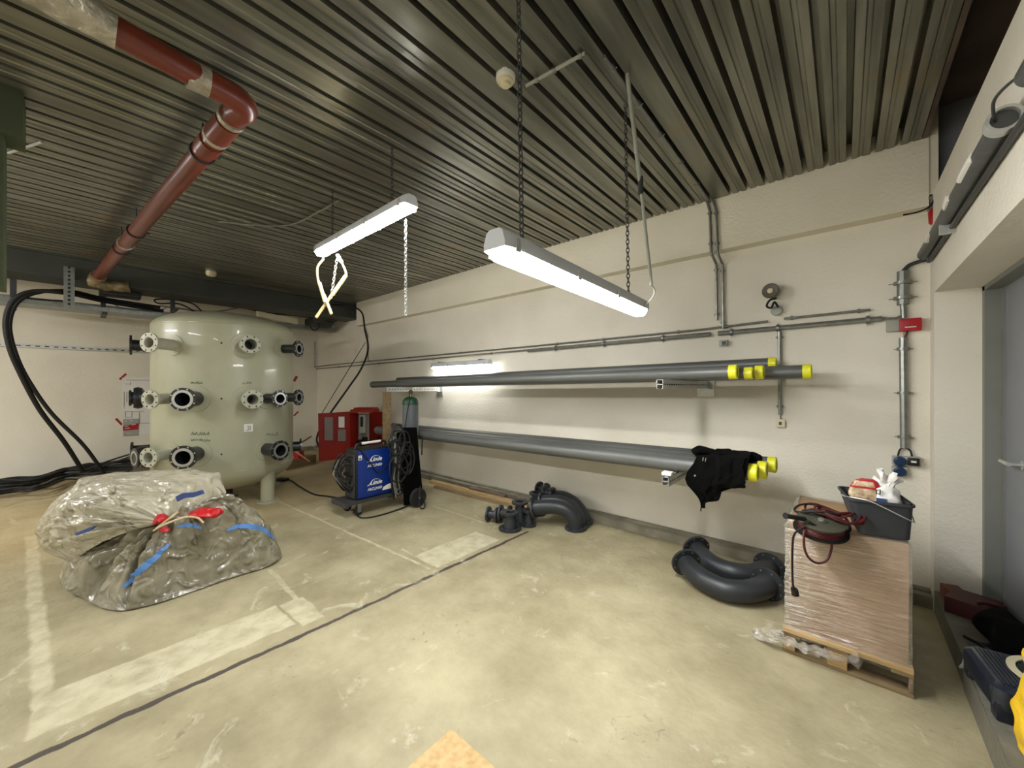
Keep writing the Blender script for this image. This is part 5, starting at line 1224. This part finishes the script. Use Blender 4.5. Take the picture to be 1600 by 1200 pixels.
# cable reel lying tilted
rc = onZ(1283, 815, .845); ra_ = V((.06, -.24, .96)).normalized()
re = thing('cable_reel', 'black cable reel with dark red cable lying on the cardboard box', 'cable reel', V((rc.x, rc.y, zt0)))
bm = B(); lathe(bm, rc, ra_, [(-.004, .106), (0, .111), (.006, .111), (.009, .106), (.007, .03), (.012, .028), (.012, .001)], 48); obj('reel_disc', bm, mat('reel_grey', srgb(62, 61, 50), .45), re, label='round grey-olive side disc')
bm = B(); lathe(bm, rc-ra_*.055, ra_, [(0, .118), (0, .126), (.006, .126), (.008, .1)], 48); obj('reel_disc', bm, 'black', re)
bm = B(); lathe(bm, rc+ra_*.01, ra_, [(0, .016), (.008, .014), (.01, .006)], 18); obj('hub', bm, 'machined', re)
bm = B(); a_, b_, _ = frame_of(ra_)
pts = []
for k in range(6*14):
    an = 2*PI*k/14; rr_ = .098+.012*noise.noise(V((k*.3, 1, 2))); pts.append(rc+ra_*(-.05+.045*k/84)+(a_*math.cos(an)+b_*math.sin(an))*rr_)
tube(bm, pts, .0065, 6, 2); obj('wound_cable', bm, 'redcable', re, label='dark red wound cable')
rg = random.Random(9)
for k in range(8):
    bm = B(); cc = rc+V((rg.uniform(-.03, .09), rg.uniform(.06, .14), rg.uniform(.0, .035))); rx_, ry_ = rg.uniform(.08, .12), rg.uniform(.05, .09); ph = rg.uniform(0, 6); pts = []
    for j in range(13):
        an = 2*PI*j/12.6+ph; pts.append(cc+V((math.cos(an)*rx_, math.sin(an)*ry_, .018*math.sin(2*an+k)+.012)))
    tube(bm, pts, .0062, 8, 5); obj('loose_cable', bm, 'redcable' if k % 4 else 'cable', re)
bm = B(); h0 = onT(1257, 811, 2.14); h1 = onT(1228, 806, 2.12); cyl(bm, h0, h1, .013, 14); cyl(bm, h1, h1+(h1-h0).normalized()*.004, .017, 14); obj('handle_grip', bm, 'black', re)
bm = B(); tube(bm, [h0, onT(1268, 818, 2.12), onT(1290, 830, 2.11), onT(1318, 833, 2.12), onT(1328, 826, 2.16), onT(1322, 810, 2.2)], .008, 8); obj('tube_frame', bm, 'black', re)
bm = B(); tube(bm, [onT(1257, 829, 2.10), onT(1256, 840, 2.085), onT(1257, 857, 2.08), onT(1264, 872, 2.08), onT(1277, 880, 2.08), onT(1291, 876, 2.07), onT(1298, 862, 2.07), onT(1301, 842, 2.07), onT(1303, 828, 2.1)], .006, 8); obj('hanging_cable', bm, 'redcable', re)
bm = B(); tube(bm, [onT(1260, 824, 2.13), onT(1248, 828, 2.14), onT(1240, 838, 2.15), onT(1238, 860, 2.17), onT(1238, 890, 2.18), onT(1239, 915, 2.18), onT(1241, 922, 2.18)], .0055, 8); l = obj('power_lead', bm, 'cable', re)
bm = B(); cyl(bm, onT(1241, 920, 2.18), onT(1243, 930, 2.18), .018, 12); cyl(bm, onT(1239, 918, 2.18), onT(1241, 922, 2.18), .010, 10); obj('plug', bm, 'black', l)

# ================= on the step at the right =================
sz = .152
def item_box(px0, py0, px1, py1): pass
# red-brown crate at the far end
c = onZ(1500, 925, sz); c = V((.60, 3.78, sz))
t = thing('red_toolbox', 'dark red box at the far end of the door step', 'box', c)
bm = B(); box(bm, c+V((-.085, -.12, 0)), c+V((.12, .10, .10)), rot=-.35, bev=.008); obj('box_body', bm, 'maroon', t)
bm = B(); tube(bm, [c+V((.02, -.1, .11)), c+V((.06, -.12, .135)), c+V((.12, -.12, .13)), c+V((.12, -.08, .11)), c+V((.05, -.06, .115))], .010, 8); obj('handle', bm, 'maroon', t)
bm = B(); box(bm, (.51, 3.84, sz), (.60, 3.97, sz+.09), rot=.2, bev=.004); single('brick', bm, mat('brick_brown', srgb(112, 70, 52), .85), 'brown block beside the dark red box at end of step', 'brick')
def lumpy(c, sx, sy, sz_, seed, amp=.05, rot=0):
    bm = B(); bmesh.ops.create_icosphere(bm, subdivisions=4, radius=1, matrix=Matrix.Translation(c) @ Matrix.Rotation(rot, 4, 'Z') @ Matrix.Diagonal((sx, sy, sz_, 1)))
    for v in bm.verts: q = v.co*7+V((seed, 0, 0)); v.co += V((noise.noise(q), noise.noise(q+V((9, 9, 9))), noise.noise(q+V((4, 7, 1)))))*amp; v.co.z = max(v.co.z, c.z-sz_*.8)
    return bm
single('black_bag', lumpy(V((.665, 3.33, sz+.11)), .085, .19, .12, 4, .06), 'blackfab', 'black crumpled bag lying against the grey door on the step', 'bag', ang=60)
single('grey_cloth', lumpy(V((.665, 3.02, sz+.05)), .08, .10, .055, 9, .05), 'bucket', 'dark grey crumpled sheet on step just behind the ribbed seat', 'cloth', ang=60)
bm = B(); tube(bm, [(.52, 3.36, sz+.02), (.57, 3.28, sz+.03), (.62, 3.24, sz+.02), (.60, 3.17, sz+.03)], .012, 8); tube(bm, [(.56, 3.3, sz+.02), (.60, 3.3, sz+.035), (.64, 3.22, sz+.02)], .008, 8); single('pliers', bm, 'black', 'black hand tool lying on the step beside the black bag', 'tool')
bm = B(); tube(bm, [(.474, 3.08, .17), (.466, 3.06, .15), (.455, 3.05, .135), (.462, 3.03, .15)], .005, 8); single('metal_hook', bm, 'galv_bright', 'small bright hook at the edge of the step', 'hook')
# blue-black ribbed seat with cream rim
rot = .12
t = thing('plastic_stool', 'glossy blue-black ribbed plastic stool with cream oval band', 'stool', V((.66, 2.76, sz)))
cb = (.668, 2.83)
bm = B(); loft(bm, [rrect(*cb, .40, .36, .05, rot, sz+.05), rrect(*cb, .41, .37, .05, rot, sz+.10), rrect(*cb, .40, .36, .05, rot, sz+.135), rrect(*cb, .36, .32, .04, rot, sz+.15)]); obj('seat', bm, 'darkblue', t)
for sx, sy in ((-1, -1), (1, -1), (-1, 1), (1, 1)):
    bm = B(); x = cb[0]+sx*.165*math.cos(rot)-sy*.145*math.sin(rot); y = cb[1]+sx*.165*math.sin(rot)+sy*.145*math.cos(rot); box(bm, (x-.03, y-.03, sz), (x+.03, y+.03, sz+.08), rot=rot, bev=.01); obj('leg', bm, 'darkblue', t)
for k in range(12):
    bm = B(); x = cb[0]-.165+k*.0145; box(bm, (x, cb[1]-.145, sz+.148), (x+.007, cb[1]+.145, sz+.156), rot=rot, piv=(cb[0], cb[1], 0)); obj('rib', bm, 'darkblue', t)
def oval(r0, r1, z0, th, cx, cy, a0=0):
    bm = B(); n = 48; O = []; I = []
    for rr, lst in ((r1, O), (r0, I)):
        for k in range(n):
            a = 2*PI*k/n; lst.append(V((cx+rr*1.0*math.cos(a), cy+rr*1.15*math.sin(a), z0)))
    for zz in (0, th):
        pass
    vo = [[bm.verts.new(p+V((0, 0, zz))) for p in O] for zz in (0, th)]; vi = [[bm.verts.new(p+V((0, 0, zz))) for p in I] for zz in (0, th)]
    for k in range(n):
        j = (k+1) % n; bm.faces.new((vo[0][k], vo[0][j], vo[1][j], vo[1][k])); bm.faces.new((vi[0][k], vi[1][k], vi[1][j], vi[0][j])); bm.faces.new((vo[1][k], vo[1][j], vi[1][j], vi[1][k])); bm.faces.new((vo[0][k], vi[0][k], vi[0][j], vo[0][j]))
    return bm
obj('cream_band', oval(.105, .132, sz+.156, .006, .70, 2.85), 'bone', t)
bm = B(); lathe(bm, (.70, 2.85, sz+.152), (0, 0, 1), [(0, .105), (.006, .10), (.008, .02)], 40); obj('seat_pad', bm, 'black', t)
bm = B(); p = V((.575, 2.655, sz+.10)); lathe(bm, p, (-.2, -1, .2), [(0, .02), (.012, .018), (.016, .008)], 20); obj('stud', bm, 'greybox', t)
# yellow bag at the right edge
bm = B(); c = V((.60, 2.50, 0))
rings = []
for k in range(26):
    z = sz+.004+.40*k/25; r = rrect(.605, 2.44, .15*(1-.2*(k/25)**3), .20*(1-.3*(k/25)**4), .04, .2, z, 8)
    rings.append([p+V((noise.noise(p*11), noise.noise(p*12+V((5, 0, 0))), noise.noise(p*9)*.3))*.03 for p in r])
loft(bm, rings)
single('yellow_sack', bm, 'yellowbag', 'crinkled yellow bag standing at the right edge of the step', 'bag', ang=60)

# ================= camera, world, view =================
cam = bpy.data.cameras.new('Camera'); co = bpy.data.objects.new('Camera', cam); COL.objects.link(co)
co.location = (0, 0, EYE); co.rotation_euler = (PI/2, 0, YAW); cam.sensor_width = 36; cam.lens = F/1600*36; cam.shift_y = 4/1600; cam.clip_start = .02
SC.camera = co
w = bpy.data.worlds.new('World'); SC.world = w; w.use_nodes = True; w.node_tree.nodes['Background'].inputs[0].default_value = (.5, .5, .5, 1); w.node_tree.nodes['Background'].inputs[1].default_value = .02
SC.view_settings.view_transform = 'Standard'; SC.view_settings.look = 'None'; SC.view_settings.gamma = 1; SC.view_settings.exposure = 1.72; SC.view_settings.use_curve_mapping = False
